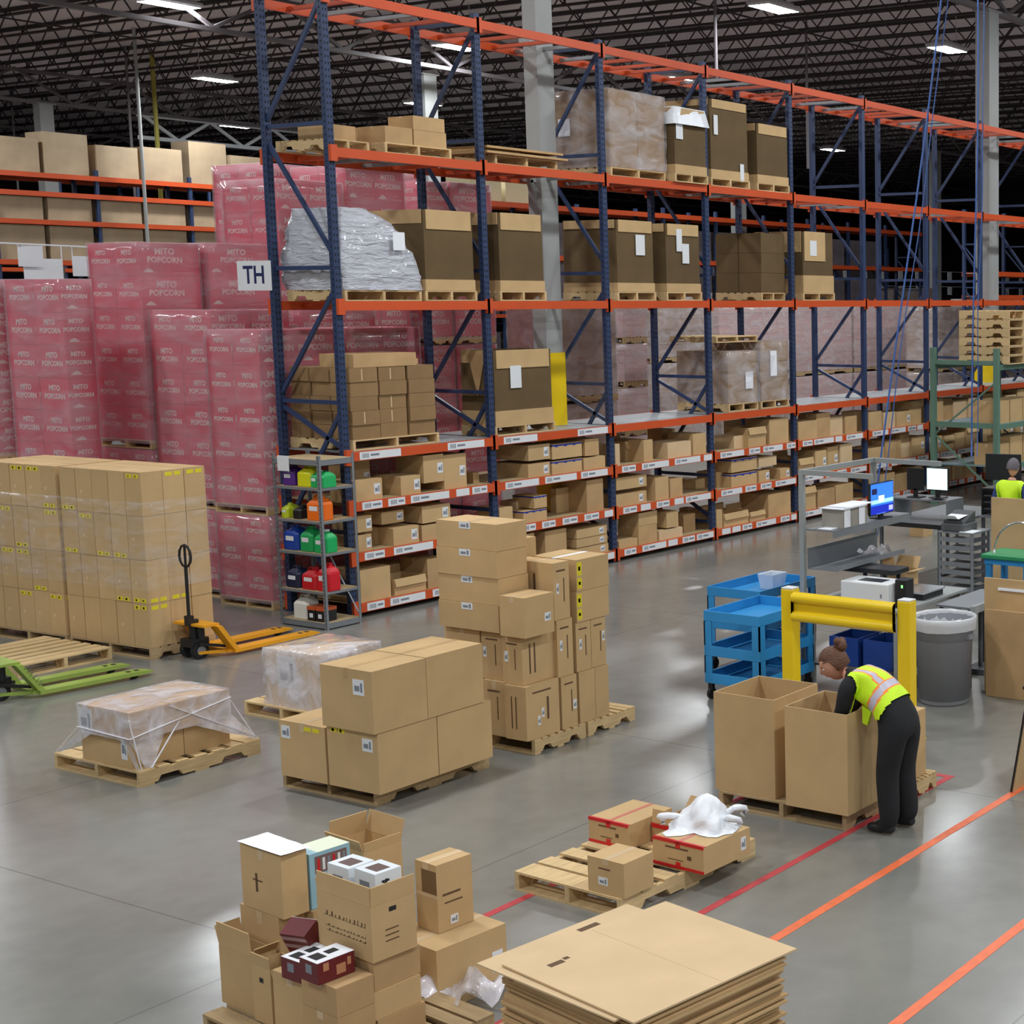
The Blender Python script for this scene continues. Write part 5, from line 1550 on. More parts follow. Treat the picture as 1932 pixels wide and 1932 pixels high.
q10 = (5.853, 6.567, 0.355, 0.213, 0.177, 0.39, -6)
c10 = carton('tall carton with a pale ribbed top standing on the large plain carton', q10[0], q10[1], .005 + q11[5], q10[3] + .02, q10[4] + .01, q10[5], PR, marks=(('R', .15, .52, .65, .55, INK), ('R', .2, .4, .7, .42, INK), ('L', .3, .56, .98, .9, CARDD), ('L', .0, .5, 1, .55, CARDP)), lab=('R', .45, .14, .05, .05), tapem=CARDP)
fm = MB().use(MATS['tent_film'])
rnd = random.Random(4)
vs = []
for i in range(12):
    for j in range(10):
        vs.append((.05 * i, .04 * j, .12 + .09 * math.sin(i * .9) * math.cos(j * .8) + rnd.uniform(-.02, .02)))
fm.add(vs, [(i * 10 + j, (i + 1) * 10 + j, (i + 1) * 10 + j + 1, i * 10 + j + 1) for i in range(11) for j in range(9)])
fpx = (5.588, 6.168, 0)
tag(fm.build('crumpled_film', None, (fpx[0], fpx[1], 0), smooth=True), 'crumpled clear plastic film on the floor between the pile and the cardboard stack', 'plastic film')

# ================================================================ stack of flat cardboard at the bottom
TS = (4.807, 4.258, -10.225, 0.963, 0.937)
sx, sy, sr, sw, sh_ = TS
pallet('pallet under the flat cardboard stack, mostly below the bottom edge', sx + .02, sy + .1, 0, 1.0, .95, sr, WOOD)
rnd = random.Random(2)
zc = .132
k = 0
while zc < .79:
    t = .0135
    a = rnd.uniform(-.02, .02); b = rnd.uniform(-.025, .025)
    ex_ = (.07 if zc < .72 else 0)
    mb = MB().use(CARD2 if k % 3 else CARD).box(.03 + a, .02 + b, 0, sw * .97 + a - .05, sh_ * .97 + b + ex_, t - .001)
    last = zc + t > .79
    tag(mb.build('cardboard_sheet', None, (sx, sy, zc), sr + rnd.uniform(-.6, .6)), 'flat brown cardboard sheet in the thick stack at the bottom edge', 'cardboard', 'flat cardboard sheets in the bottom stack')
    zc += t; k += 1
lowm = MB().use(CARDP).box(-.02, .1, 0, sw * .9, sh_ + .13, .008)
lowm.use(INK).box(.5, sh_ + .03, .008, .62, sh_ + .07, .0085)
tag(lowm.build('cardboard_sheet', None, (sx, sy, zc + .002), sr + 1.5), 'second cardboard sheet from the top, showing at the left below the creased one', 'cardboard')
topm = MB().use(CARDP)
topm.box(0, 0, 0, sw * .52, sh_, .009).box(sw * .522, 0, 0, sw, sh_, .009).box(sw * .51, 0.001, 0, sw * .53, sh_ - .001, .007)
topm.use(INK).box(.12, sh_ * .78, .009, .2, sh_ * .82, .0095).box(.21, sh_ * .8, .009, .24, sh_ * .83, .0095)
tag(topm.build('cardboard_sheet', None, (sx, sy, zc + .014), sr), 'large creased top sheet of the cardboard stack at the bottom edge', 'cardboard')

# ================================================================ steel shelving with coloured jugs at the rack end
SU = (12.125, 15.221, 0, 0.382, 0.738, 2.068, 0)
su = empty('shelving_unit', (SU[0], SU[1], 0), 0, 'grey steel shelving unit with coloured jugs at the end of the rack', 'shelf')
ux, uy, uh = .5, .8, 2.05
for a in (0, ux - .035):
    for b in (0, uy - .035):
        p = MB().use(GREYM)
        ax = a if a == 0 else ux - .003; by = b if b == 0 else uy - .003
        p.box(ax, b, 0, ax + .003, b + .035, uh); p.box(a, by, 0, a + .035, by + .003, uh)
        p.use(HOLE)
        z = .06
        while z < uh - .05:
            if a == 0: p.box(-.0006, b + .014, z, 0, b + .022, z + .02)
            z += .05
        p.build('corner_post', su)
SZ = [.08, .447, .90, 1.28, 1.67, 2.0]
for k, z in enumerate(SZ):
    t = .07 if k in (0, 5) else .035
    MB().use(GREYM).box(.004, .004, z - t, ux - .004, uy - .004, z - t + .004 + (t - .004 if False else 0)).box(.004, .004, z - t, ux - .004, .008, z).box(.004, uy - .008, z - t, ux - .004, uy - .004, z).box(.004, .008, z - t, .008, uy - .008, z).box(ux - .008, .008, z - t, ux - .004, uy - .008, z).build('shelf_frame', su)
    MB().use(CHIP).box(.009, .009, z - .012, ux - .009, uy - .009, z).build('shelf_board', su)
MB().use(GREYM).bar((ux - .01, .02, .1), (ux - .01, uy - .02, 1.2), .02, .004).build('back_brace', su)
tag(MB().use(LABEL).box(-.006, .5, 1.85, -.002, .7, 2.03).build('paper_notice', su), 'white paper notice hanging from the top shelf')

def jug(label, x, y, z, w, d, h, rgb, nm, lid=None, lab=True, small=False):
    m = mat('jug_' + nm, rgb, .35)
    r = empty('plastic_jug', (x, y, z), 0, label, 'jug')
    b = MB().use(m)
    n = 8
    c = .18
    def ring(f, zz, oy=0):
        a, bb = w / 2 * f, d / 2 * f
        k = c * min(a, bb) * 2
        return [(-a + k, -bb + oy, zz), (a - k, -bb + oy, zz), (a, -bb + k + oy, zz), (a, bb - k + oy, zz), (a - k, bb + oy, zz), (-a + k, bb + oy, zz), (-a, bb - k + oy, zz), (-a, -bb + k + oy, zz)]
    prof = [(.94, 0), (1, .02 * h), (1, .62 * h), (.9, .7 * h), (.55, .84 * h), (.3, .88 * h), (.28, .93 * h)]
    vs = [p for f, zz in prof for p in ring(f, zz, -(d * .12) * max(0, zz / h - .6) / .4)]
    fs = [(k * n + i, k * n + (i + 1) % n, (k + 1) * n + (i + 1) % n, (k + 1) * n + i) for k in range(len(prof) - 1) for i in range(n)]
    fs += [list(range(n))[::-1], [(len(prof) - 1) * n + i for i in range(n)]]
    b.add(vs, fs)
    b.build('jug_body', r, smooth=False, bevel=.004)
    MB().use(mat('jug_cap_' + (lid or nm), rgb if not lid else {'black': (20, 20, 20), 'white': (230, 230, 230)}[lid], .4)).cyl((0, -d * .12, .931 * h), (0, -d * .12, h), min(w, d) * .16, 14).build('cap', r)
    hd = MB().use(m)
    hd.tube([(0, -d * .02, .87 * h), (0, d * .12, .96 * h), (0, d * .3, .9 * h), (0, d * .42, .68 * h)], .012, 7)
    hd.build('handle', r, smooth=True)
    if lab:
        MB().use(LABEL).box(-w / 2 - .003, -d * .3, .38 * h, -w / 2 - .0005, d * .22, .56 * h).build('label', r)
    return r
SX = SU[0]
J = [('purple jug on the top filled shelf of the steel shelving, leftmost', 15.84, 4, .2, .24, (84, 40, 130), 'purple', 1, 'black'),
     ('yellow jug on the top filled shelf of the steel shelving', 15.56, 4, .26, .25, (216, 214, 30), 'yellow', 0, None),
     ('small green jug on the top filled shelf, left of the post', 15.385, 4, .13, .2, (30, 170, 90), 'green', 1, 'white'),
     ('small green container on the top filled shelf, at its right end', 15.27, 4, .09, .2, (36, 176, 96), 'green_two', 0, 'black'),
     ('small lime and white bottle on the second shelf from the top', 15.93, 3, .12, .17, (190, 206, 40), 'lime', 1, None),
     ('black bottle in the middle of the second shelf from the top', 15.72, 3, .14, .16, (26, 26, 26), 'black', 0, None),
     ('large orange jug on the second shelf from the top', 15.42, 3, .27, .3, (240, 112, 24), 'orange', 1, None),
     ('large blue jug on the middle shelf', 15.86, 2, .26, .3, (24, 66, 158), 'blue', 1, None),
     ('tall green jug on the middle shelf, left one', 15.59, 2, .22, .3, (26, 160, 84), 'green_three', 1, None),
     ('wide green jug on the middle shelf, right one', 15.35, 2, .22, .27, (24, 172, 92), 'green_four', 1, 'white'),
     ('navy and black jug with a white label on the lower shelf', 15.86, 1, .24, .26, (26, 34, 64), 'navy', 1, None),
     ('red jug with a white label on the lower shelf, left one', 15.58, 1, .26, .26, (196, 24, 34), 'red', 1, None),
     ('bigger red jug on the lower shelf, right one', 15.33, 1, .22, .33, (206, 22, 36), 'red_two', 1, None),
     ('white jug on the bottom shelf', 15.75, 0, .26, .29, (226, 226, 216), 'white', 0, 'white')]
for l, y, sh, w, h, rgb, nm, lab, lid in J:
    jug(l + (' of the steel shelving' if 'shelving' not in l and len(l.split()) < 13 else ''), SX + .15, y, SZ[sh] + .001, .2, w, h, rgb, nm, lid, lab)
for k, y in enumerate((15.53, 15.38)):
    r = empty('battery_box', (SX + .04, y, SZ[0] + .001), 0, ['black box with an orange lid on the bottom shelf beside the white jug', 'black box with an orange lid nearest the shelving post'][k], 'box')
    MB().use(BLACK).box(0, -.065, 0, .18, .065, .13).build('box_body', r)
    MB().use(mat('dull_orange_plastic', (196, 88, 44), .4)).box(-.004, -.068, .1305, .184, .068, .17).build('lid', r)
    MB().use(LABEL).box(-.002, -.03, .04, -.0005, .03, .09).build('label', r)

# ================================================================ yellow guard rail
gr = empty('guard_rail', (11.4, 0, 0), 0, 'yellow steel guard rail standing in front of the packing bench', 'guard rail')
for s, y in ((0, 8.105), (1, 6.875)):
    MB().use(YEL).box(-.06, y - .065, .015, .06, y + .065, 1.25).build('post', gr, bevel=.012)
    MB().use(YEL).box(-.12, y - .12, 0, .12, y + .12, .015).build('foot_plate', gr)
    MB().use(WHITEP).box(-.055, y - .06, 1.251, .055, y + .06, 1.262).build('post_cap', gr)
rb_ = MB().use(YEL)
pf = [(-.064, .965)] + [(-.066 - .052 * math.sin(math.pi * q / 8), 1.015 - .045 * math.cos(math.pi * q / 8)) for q in range(9)] + [(-.066, 1.1)] + [(-.066 - .052 * math.sin(math.pi * q / 8), 1.185 - .045 * math.cos(math.pi * q / 8)) for q in range(9)] + [(-.064, 1.236)]
vs = []
for y in (6.955, 8.025):
    vs += [(x, y, z) for x, z in pf] + [(x + .012, y, z) for x, z in pf[::-1]]
n_ = len(pf) * 2
rb_.add(vs, [(i, (i + 1) % n_, n_ + (i + 1) % n_, n_ + i) for i in range(n_)] + [list(range(n_))[::-1], [n_ + i for i in range(n_)]])
rb_.build('corrugated_rail', gr, smooth=False, bevel=.004)

# ================================================================ blue carts
def cart(label, x, y, dx, dy, h, trays):
    r = empty('utility_cart', (x, y, 0), 0, label, 'cart')
    for zt in trays:
        t = MB().use(BLUEP)
        d = .1
        t.box(.01, .01, zt - d, dx - .01, dy - .01, zt - d + .01)
        t.box(0, 0, zt - d, .014, dy, zt); t.box(dx - .014, 0, zt - d, dx, dy, zt)
        t.box(.014, 0, zt - d, dx - .014, .014, zt); t.box(.014, dy - .014, zt - d, dx - .014, dy, zt)
        t.build('tray', r, bevel=.004)
    lo = trays[-1] - .1
    for a in (0, dx - .09):
        for b in (0, dy - .09):
            for z0_, z1_ in zip([t_ for t_ in trays[1:]], [t_ - .1 for t_ in trays[:-1]]):
                pass
            p = MB().use(BLUEP)
            seg = [(trays[k + 1] + .0005, trays[k] - .1005) for k in range(len(trays) - 1)]
            for z0_, z1_ in seg:
                ax = a if a == 0 else dx - .014; by = b if b == 0 else dy - .014
                p.box(ax, b, z0_, ax + .014, b + .09, z1_); p.box(a, by, z0_, a + .09, by + .014, z1_)
            p.build('corner_leg', r)
            cx_, cy_ = a + .05, b + .05
            w = MB().use(BLACK).box(cx_ - .02, cy_ - .025, .08, cx_ + .02, cy_ + .025, lo - .001)
            w.use(RUBBER).cyl((cx_, cy_ - .016, .055), (cx_, cy_ + .016, .055), .055, 16)
            w.build('caster', r)
    MB().use(BLUEP).box(-.05, dy * .35, trays[0] - .05, -.0005, dy * .65, trays[0] - .02).build('handle', r) if False else None
    return r
cart('bright blue three-tray utility cart, the nearer of the two', 11.7, 8.68, .9, .66, .876, [.876, .535, .265])
cart('bright blue utility cart standing behind the nearer one, with a white tub on it', 12.72, 9.42, 1.0, .68, .88, [.88, .54, .27])
tb = MB().use(mat('translucent_tub', (212, 220, 232), .3))
X_ = (13.948, 10.192, 0.8)
tb.add([(-.1, -.08, 0), (.1, -.08, 0), (.1, .08, 0), (-.1, .08, 0), (-.13, -.1, .16), (.13, -.1, .16), (.13, .1, .16), (-.13, .1, .16), (-.12, -.09, .155), (.12, -.09, .155), (.12, .09, .155), (-.12, .09, .155), (-.09, -.07, .006), (.09, -.07, .006), (.09, .07, .006), (-.09, .07, .006)],
       [(3, 2, 1, 0), (0, 1, 5, 4), (1, 2, 6, 5), (2, 3, 7, 6), (3, 0, 4, 7), (4, 5, 9, 8), (5, 6, 10, 9), (6, 7, 11, 10), (7, 4, 8, 11), (8, 9, 13, 12), (9, 10, 14, 13), (10, 11, 15, 14), (11, 8, 12, 15), (12, 13, 14, 15)])
o = tb.build('plastic_tub', None, (13.35, 9.72, .791)); tag(o, 'small whitish plastic tub on the rear blue cart', 'tub')

# ================================================================ packing bench
bn = empty('packing_bench', (12.65, 7.72, 0), 0, 'grey steel packing bench with overhead frame beside the blue carts', 'workbench')
BL, BD = 1.33, 1.1
MB().use(GREYB).box(0, 0, .82, BL + .05, BD, .85).build('table_top', bn, bevel=.004)
for a in (.03, BL - .04):
    for b in (.04, BD - .08):
        MB().use(GREYB).box(a, b, .02, a + .04, b + .04, .819).build('leg', bn)
MB().use(DGREY).box(.04, .05, .2, BL - .02, BD - .06, .22).build('lower_shelf', bn)
for a in (0, BL):
    f = MB().use(GREYB)
    f.box(a - .005, BD + .001, 0, a + .045, BD + .051, 2.17)
    f.build('back_post', bn)
    MB().use(GREYB).bar((a + .02, BD, 2.145), (a + .02, .3, 2.145), .045, .05).build('cantilever_arm', bn)
MB().use(GREYB).box(.046, BD + .003, 2.12, BL - .006, BD + .048, 2.17).build('top_rail', bn)
MB().use(GREYM).box(.046, BD - .32, 1.56, BL + .2, BD, 1.575).box(.046, BD - .32, 1.5, BL + .2, BD - .317, 1.559).build('upper_shelf', bn)
MB().use(GREYM).box(.046, BD - .36, 1.17, BL, BD - .02, 1.18).box(.046, BD - .02, 1.17, BL, BD - .01, 1.38).box(.046, BD - .37, 1.17, BL, BD - .36, 1.22).build('lower_tray', bn)
def on_bench(mb, name, loc, label, cat, rz=0, bevel=0):
    return tag(mb.build(name, None, loc, rz, bevel=bevel), label, cat)
mn = empty('monitor', (13.48, 8.56, 1.576), 0, 'lit blue monitor on the upper shelf of the packing bench', 'monitor')
MB().use(BLACK).box(0, 0, .04, .46, .03, .38).build('screen_housing', mn, bevel=.005)
SCR = mat('screen_blue', (46, 110, 235), .3, emis=1.3)
sc_ = MB().use(SCR).box(.012, -.0015, .052, .448, -.0002, .368)
for (a, b, c, d, rgb, nmm) in [(.012, .16, .448, .2, (150, 200, 250), 'screen_pale'), (.012, .052, .448, .14, (16, 36, 160), 'screen_dark'), (.03, .26, .13, .32, (20, 24, 60), 'screen_window'), (.16, .17, .27, .24, (214, 220, 240), 'screen_box'), (.36, .07, .44, .12, (210, 210, 240), 'screen_corner'), (.12, .05, .3, .06, (120, 170, 240), 'screen_bar')]:
    sc_.use(mat(nmm, rgb, .3, emis=1.2)).box(a, -.0025, b, c, -.0016, d)
tag(sc_.build('lit_screen', mn), 'lit blue desktop with small windows')
MB().use(BLACK).box(.19, .01, .01, .27, .03, .06).box(.12, -.06, 0, .34, .09, .01).build('stand', mn)
# paper holder box with two hanging papers
pb = empty('document_sorter', (12.86, 8.5, 1.576), 0, 'grey document box with two white papers hanging in front on the bench shelf', 'box')
MB().use(mat('grey_card_box', (150, 146, 136), .7)).box(0, 0, 0, .46, .24, .19).build('sorter_body', pb)
MB().use(PAPER).box(-.03, -.03, .192, .42, .26, .2).box(.05, -.02, .201, .56, .24, .207).build('paper_pile', pb)
for k, xx in enumerate((.03, .3)):
    MB().use(PAPER).box(xx, -.008, .005, xx + .11, -.004, .19).build('hanging_paper', pb)
on_bench(MB().use(PAPER).box(0, 0, 0, .2, .15, .006), 'paper_sheet', (12.72, 8.55, 1.577), 'white paper at the left end of the bench upper shelf', 'paper')
# printer, black stand, scale, keyboard
pr_ = empty('printer', (12.68, 7.86, .852), 0, 'white desktop printer on the packing bench behind the yellow rail', 'printer')
MB().use(WHITEP).box(0, 0, 0, .34, .55, .24).build('printer_body', pr_, bevel=.012)
MB().use(BLACK).box(.08, .12, .2405, .24, .4, .243).build('output_slot', pr_)
MB().use(GREYINK).box(-.001, .07, .1, -.0002, .09, .14).build('power_button', pr_)
on_bench(MB().use(BLACK).box(0, 0, 0, .3, .62, .05), 'keyboard_tray', (13.05, 8.02, 1.11), 'black tray raised above the printer on the bench', 'tray', bevel=.004).parent = None
tag(MB().use(BLACK).box(.28, .1, 0, .3, .14, .258).box(.28, .5, 0, .3, .54, .258).box(.02, .1, 0, .04, .14, .258).build('tray_stand', None, (13.05, 8.02, .852)), 'black legs carrying the raised tray above the printer', 'stand')
bx_ = on_bench(MB().use(BLACK).box(0, 0, 0, .16, .12, .28), 'label_printer', (12.78, 7.74 - .02, .852), 'black label printer with a green light beside the white printer', 'printer', bevel=.006)
MB().use(mat('green_led', (120, 230, 120), .3, emis=2)).box(-.001, .03, .2, -.0003, .05, .23).build('green_light', bx_)
sca = empty('scale', (13.2, 7.76, .852), 0, 'silver-topped parcel scale at the right end of the packing bench', 'scale')
MB().use(BLACK).box(.02, .02, 0, .42, .3, .06).build('scale_base', sca)
MB().use(CHROME).box(0, 0, .061, .44, .32, .08).build('weighing_plate', sca, bevel=.005)
open_carton('small open carton on the floor side of the packing bench', 13.75, 8.3, .852, .25, .28, .16, 0, CARD, flaps=[('-x', 60, .12), ('+x', 30, .14), ('-y', 80, .1), ('+y', 10, .12)])
fm2 = MB().use(MATS['tent_film'])
rnd = random.Random(9)
vs = [(.045 * i, .04 * j, .04 + .05 * math.sin(i * 1.3) * math.cos(j * 1.1) + rnd.uniform(0, .03)) for i in range(9) for j in range(6)]
fm2.add(vs, [(i * 6 + j, (i + 1) * 6 + j, (i + 1) * 6 + j + 1, i * 6 + j + 1) for i in range(8) for j in range(5)])
tag(fm2.build('plastic_bag_pile', None, (13.4, 8.48, 1.2), smooth=True), 'clear plastic bags bunched on the lower tray of the bench', 'plastic film')
# steel cart with blue bins below the bench
bb = MB().use(mat('navy_bin', (26, 62, 138), .45))
bb.box(0, 0, 0, .4, .34, .02).box(0, 0, .02, .02, .34, .28).box(.38, 0, .02, .4, .34, .28).box(.02, 0, .02, .38, .02, .28).box(.02, .32, .02, .38, .34, .28)
bme = bb.mesh('storage_bin')
for k, (xx, yy) in enumerate([(12.74, 7.85), (12.74, 8.25), (13.2, 7.85)]):
    tag(link('storage_bin', bme, None, (xx, yy, .222)), ['dark blue bin under the bench, right one in front', 'dark blue bin under the bench, left one', 'dark blue bin under the bench, rear one'][k], 'bin')
# floor standing pedal / stand
st = MB().use(DGREY).box(-.16, -.12, 0, .16, .12, .06).cyl((0, 0, .06), (0, 0, .7), .025, 10).bar((0, 0, .7), (-.25, 0, .78), .03)
tag(st.build('pedestal_stand', None, (13.95, 7.98 - .46, 0)), 'dark pedestal stand with a square foot behind the guard rail', 'stand')
# bench extension: conveyor-like side table
ex_ = empty('side_table', (13.25, 7.25, 0), 0, 'low side table with a pale edge rail right of the packing bench', 'table')
MB().use(GREYM).box(0, 0, .8, .95, .4, .82).build('table_top', ex_)
MB().use(GREYB).box(-.02, -.04, .76, .97, -.001, .84).build('edge_rail', ex_, bevel=.004)
for a in (.02, .9):
    for b in (.02, .34):
        MB().use(BLACK).box(a, b, 0, a + .03, b + .03, .799).build('leg', ex_)

# ================================================================ grey bin
gb = empty('trash_can', (12.62, 7.0, 0), 0, 'large round grey waste bin lined with a clear bag behind the guard rail', 'bin')
gb.location = (12.737, 7.262, 0)
b_ = MB().use(GREYBIN)
b_.lathe([(.0, .0), (.235, .0), (.245, .02), (.262, .62), (.275, .625), (.29, .8), (.3, .82), (.295, .825), (.28, .8), (.25, .05), (0, .04)], 40)
b_.build('bin_body', gb, smooth=True)
lb_ = MB().use(mat('bag_liner', (216, 218, 222), .25, alpha=.8))
prof = [(.304, .72), (.312, .78), (.312, .835), (.298, .845), (.285, .82), (.265, .6), (.2, .35)]
lb_.lathe(prof, 40)
rnd = random.Random(5)
lb_.v = [(x * (1 + rnd.uniform(-.01, .01)), y * (1 + rnd.uniform(-.01, .01)), z + rnd.uniform(-.003, .003)) for x, y, z in lb_.v]
tag(lb_.build('bag_liner', gb, smooth=True), 'clear plastic liner folded over the rim')
for s in (-1, 1):
    MB().use(GREYBIN).box(-.05, s * .285 - .02, .64, .05, s * .285 + .02, .68).build('handle', gb)

# ================================================================ second packing area
tc = (17.217, 9.397, 0, 0.479, 0.501, 0.859, 0)
tr = empty('tray_cabinet', (tc[0], tc[1], 0), 0, 'grey cabinet with a stack of sliding trays right of the benches', 'cabinet')
cw, cd, ch = .48, tc[4], .86
for a in (0, cw - .03):
    for b in (0, cd - .03):
        MB().use(GREYM).box(a, b, .06, a + .03, b + .03, ch).build('post', tr)
for k in range(7):
    z = .12 + k * .105
    t = MB().use(GREYM).box(.004, .031, z, cw - .004, cd - .031, z + .008).box(-.006, .031, z, .003, cd - .031, z + .06)
    t.use(DGREY).box(.032, .004, z, cw - .032, .0305, z + .05)
    t.build('tray', tr)
MB().use(GREYM).box(-.01, -.01, ch + .001, cw + .01, cd + .01, ch + .02).build('cabinet_top', tr)
for a in (.04, cw - .04):
    for b in (.04, cd - .04):
        MB().use(RUBBER).cyl((a, b - .012, .03), (a, b + .012, .03), .03, 12).build('caster', tr)
pp_ = empty('printer', (tc[0] + .03, tc[1] + .14, ch + .022), 0, 'dark grey office printer with papers on top of the tray cabinet', 'printer')
MB().use(mat('dark_printer', (90, 92, 94), .4)).box(0, 0, 0, .36, .34, .1).build('printer_body', pp_, bevel=.01)
MB().use(DGREY).add([(.02, .02, .101), (.34, .02, .101), (.34, .32, .101), (.02, .32, .101), (.02, .04, .14), (.34, .02, .24), (.34, .32, .24), (.02, .3, .14)], [(0, 3, 2, 1), (4, 5, 6, 7), (0, 1, 5, 4), (1, 2, 6, 5), (2, 3, 7, 6), (3, 0, 4, 7)]).build('paper_tray', pp_)
MB().use(PAPER).add([(-.04, .06, .17), (.2, .05, .2), (.2, .3, .2), (-.04, .31, .17), (-.1, .08, .22), (-.1, .3, .22)], [(0, 1, 2, 3), (0, 3, 5, 4)]).build('printed_sheet', pp_)
on_bench(MB().use(PAPER).box(0, 0, 0, .24, .2, .008), 'paper_sheet', (tc[0] + .0, tc[1] - .0, ch + .022), 'white papers at the right corner of the tray cabinet', 'paper')

wt2 = empty('work_table', (17.55, 10.05, 0), 0, 'wide grey work table behind the tray cabinet', 'table')
MB().use(GREYM).box(0, 0, .87, 1.9, 1.0, .9).build('table_top', wt2)
MB().use(BLACK).box(-.005, 0, .84, -.0005, 1.0, .9).box(0, .01, .2, 1.88, .05, .22).build('edge_band', wt2)
for a in (.03, 1.83):
    for b in (.03, .93):
        MB().use(DGREY).box(a, b, 0, a + .04, b + .04, .869).build('leg', wt2)
carton('small brown carton on the floor between the two benches', (21.586, 12.694, 0)[0], (21.586, 12.694, 0)[1], .002, .3, .26, .17, 0)
def mon(label, x, y, z, w, h, face, lit, rz=0):
    r = empty('monitor', (x, y, z), rz, label, 'monitor')
    MB().use(BLACK).box(0, -w, .1, .03, 0, .1 + h).build('screen_housing', r, bevel=.004)
    if lit:
        MB().use(mat('screen_pale_lit', (206, 240, 240), .3, emis=1.6)).box(-.002, -w + .015, .115, -.0003, -.015, .1 + h - .015).build('lit_screen', r)
    MB().use(BLACK).box(.0, -w / 2 - .03, .012, .028, -w / 2 + .03, .12).box(-.06, -w / 2 - .1, 0, .12, -w / 2 + .1, .012).build('stand', r)
    return r
mon('black monitor seen from behind, left of the pale lit screen', 17.85, 10.75, 1.2, .26, .3, 0, False)
mon('monitor with a bright pale cyan screen at the second packing bench', 17.8, 10.42, 1.22, .34, .31, 0, True)
sh2 = empty('desk_riser', (17.75, 9.95 + .12, .901), 0, 'grey desk riser carrying the two monitors', 'stand')
MB().use(GREYM).box(0, 0, .28, .45, .85, .298).build('riser_top', sh2)
for b in (.0, .82):
    MB().use(GREYM).box(0, b, 0, .45, b + .02, .279).build('riser_leg', sh2)
mon('large black monitor left of the head of the person in the cap', 18.6, 9.95, 1.3, .5, .36, 0, False, 12)
tb3 = empty('work_table', (18.45, 8.6, 0), 0, 'grey table in front of the person in the cap', 'table')
MB().use(GREYM).box(0, 0, .9, .8, 1.38, .93).build('table_top', tb3)
for a in (.03, .73):
    for b in (.03, 1.31):
        MB().use(DGREY).box(a, b, 0, a + .04, b + .04, .899).build('leg', tb3)
rs = empty('desk_riser', (18.5, 9.3, .931), 0, 'dark riser with trays under the large black monitor', 'stand')
MB().use(BLACK).box(0, 0, .35, .4, .66, .368).build('riser_top', rs)
for k in range(3):
    MB().use(DGREY).box(.0, .02, .08 + .09 * k, .35, .62, .09 + .09 * k).build('tray', rs)
for b in (.0, .645):
    MB().use(BLACK).box(0, b, 0, .4, b + .015, .349).build('riser_leg', rs)

# green rack on the right
gk = empty('green_rack', (25.3, 13.25, 0), 0, 'green storage rack with teal decks behind the second packing bench', 'rack')
for a in (0, 2.6, 5.2):
    for b in (0, 1.34):
        MB().use(GREENP).box(a - .045, b, .01, a + .045, b + .1, 2.95).build('upright', gk)
        MB().use(GREENP).box(a - .08, b - .02, 0, a + .08, b + .12, .01).build('foot_plate', gk)
    MB().use(GREENP).bar((a, .1, .3), (a, 1.34, 1.3), .03).bar((a, 1.34, 1.35), (a, .1, 2.3), .03).bar((a, .1, 2.68), (a, 1.34, 2.68), .06, .08).bar((a, .1, 1.52), (a, 1.34, 1.52), .04, .1).build('frame_bracing', gk)
for a in (.046, 2.646):
    for z in (.72, 1.5, 2.6):
        for b in (.02, 1.38):
            MB().use(GREENP).box(a, b, z - .05, a + 2.508, b + .04, z + .05).build('beam', gk)
        MB().use(TEAL).box(a, .062, z + .03, a + 2.508, 1.378, z + .05).build('deck', gk)
for k, (xx, yy, zz, w, d, h) in enumerate([(25.4, 13.35, 1.552, .5, .5, .42), (25.95, 13.35, 1.552, .5, .45, .42), (26.5, 13.35, 1.552, .5, .5, .42), (25.45, 13.35, .772, .45, .5, .4), (25.95, 13.35, .772, .5, .5, .5), (26.5, 13.35, .772, .5, .5, .5)]):
    carton('brown carton on the %s deck of the green rack, %s' % ('middle' if zz > 1 else 'lower', ['nearest its front post', 'second along', 'third along'][k % 3]), xx, yy, zz, w, d, h, m=CARD)
for k in range(6):
    pallet('light pallet in the stack above the green rack, %s from the bottom' % ORD[k], 25.5, 13.15, 2.654 + .165 * k, 1.2, 1.05, 0, WOOD, True, h=.16)
# orange and grey beam rack piece seen through the green one
# person's station foreground: sheet of card, green-topped blue stand, wire hoop
tall = empty('display_panel', (15.6, 7.55, 0), 0, 'tall brown cardboard panel standing in front of the person in the cap', 'cardboard')
MB().use(CARD).box(0, 0, .25, .02, .72, 1.6).build('panel_sheet', tall)
MB().use(DGREY).box(.021, .1, 0, .05, .14, 1.4).box(.021, .56, 0, .05, .6, 1.4).box(-.1, .1, 0, .2, .14, .03).box(-.1, .56, 0, .2, .6, .03).box(-.03, .12, .2, .02, .58, .249).build('panel_stand', tall)
bt = empty('step_stool', (14.75, 7.35, 0), 0, 'blue plastic stand with a green top at the right edge', 'stool')
MB().use(BLUEP).box(.03, .03, .98, .47, .57, 1.04).build('stool_body', bt)
for a in (.04, .4):
    for b in (.04, .5):
        MB().use(BLUEP).bar((a + .03, b + .03, 0), (a + .03, b + .03, .979), .06).build('leg', bt)
MB().use(mat('green_rim', (50, 150, 96), .4)).box(0, 0, 1.041, .5, .6, 1.09).build('green_top', bt, bevel=.01)
hp = []
for k in range(15):
    t = math.pi * k / 14
    hp.append((14.7, 7.5 - .32 * math.cos(t), 1.1 + .36 * math.sin(t)))
tag(MB().use(CHROME).tube(hp, .012, 8).build('wire_hoop', smooth=True), 'arched chrome wire hoop standing on the green-topped stand', 'hoop').location = (.12, 0, -.003)

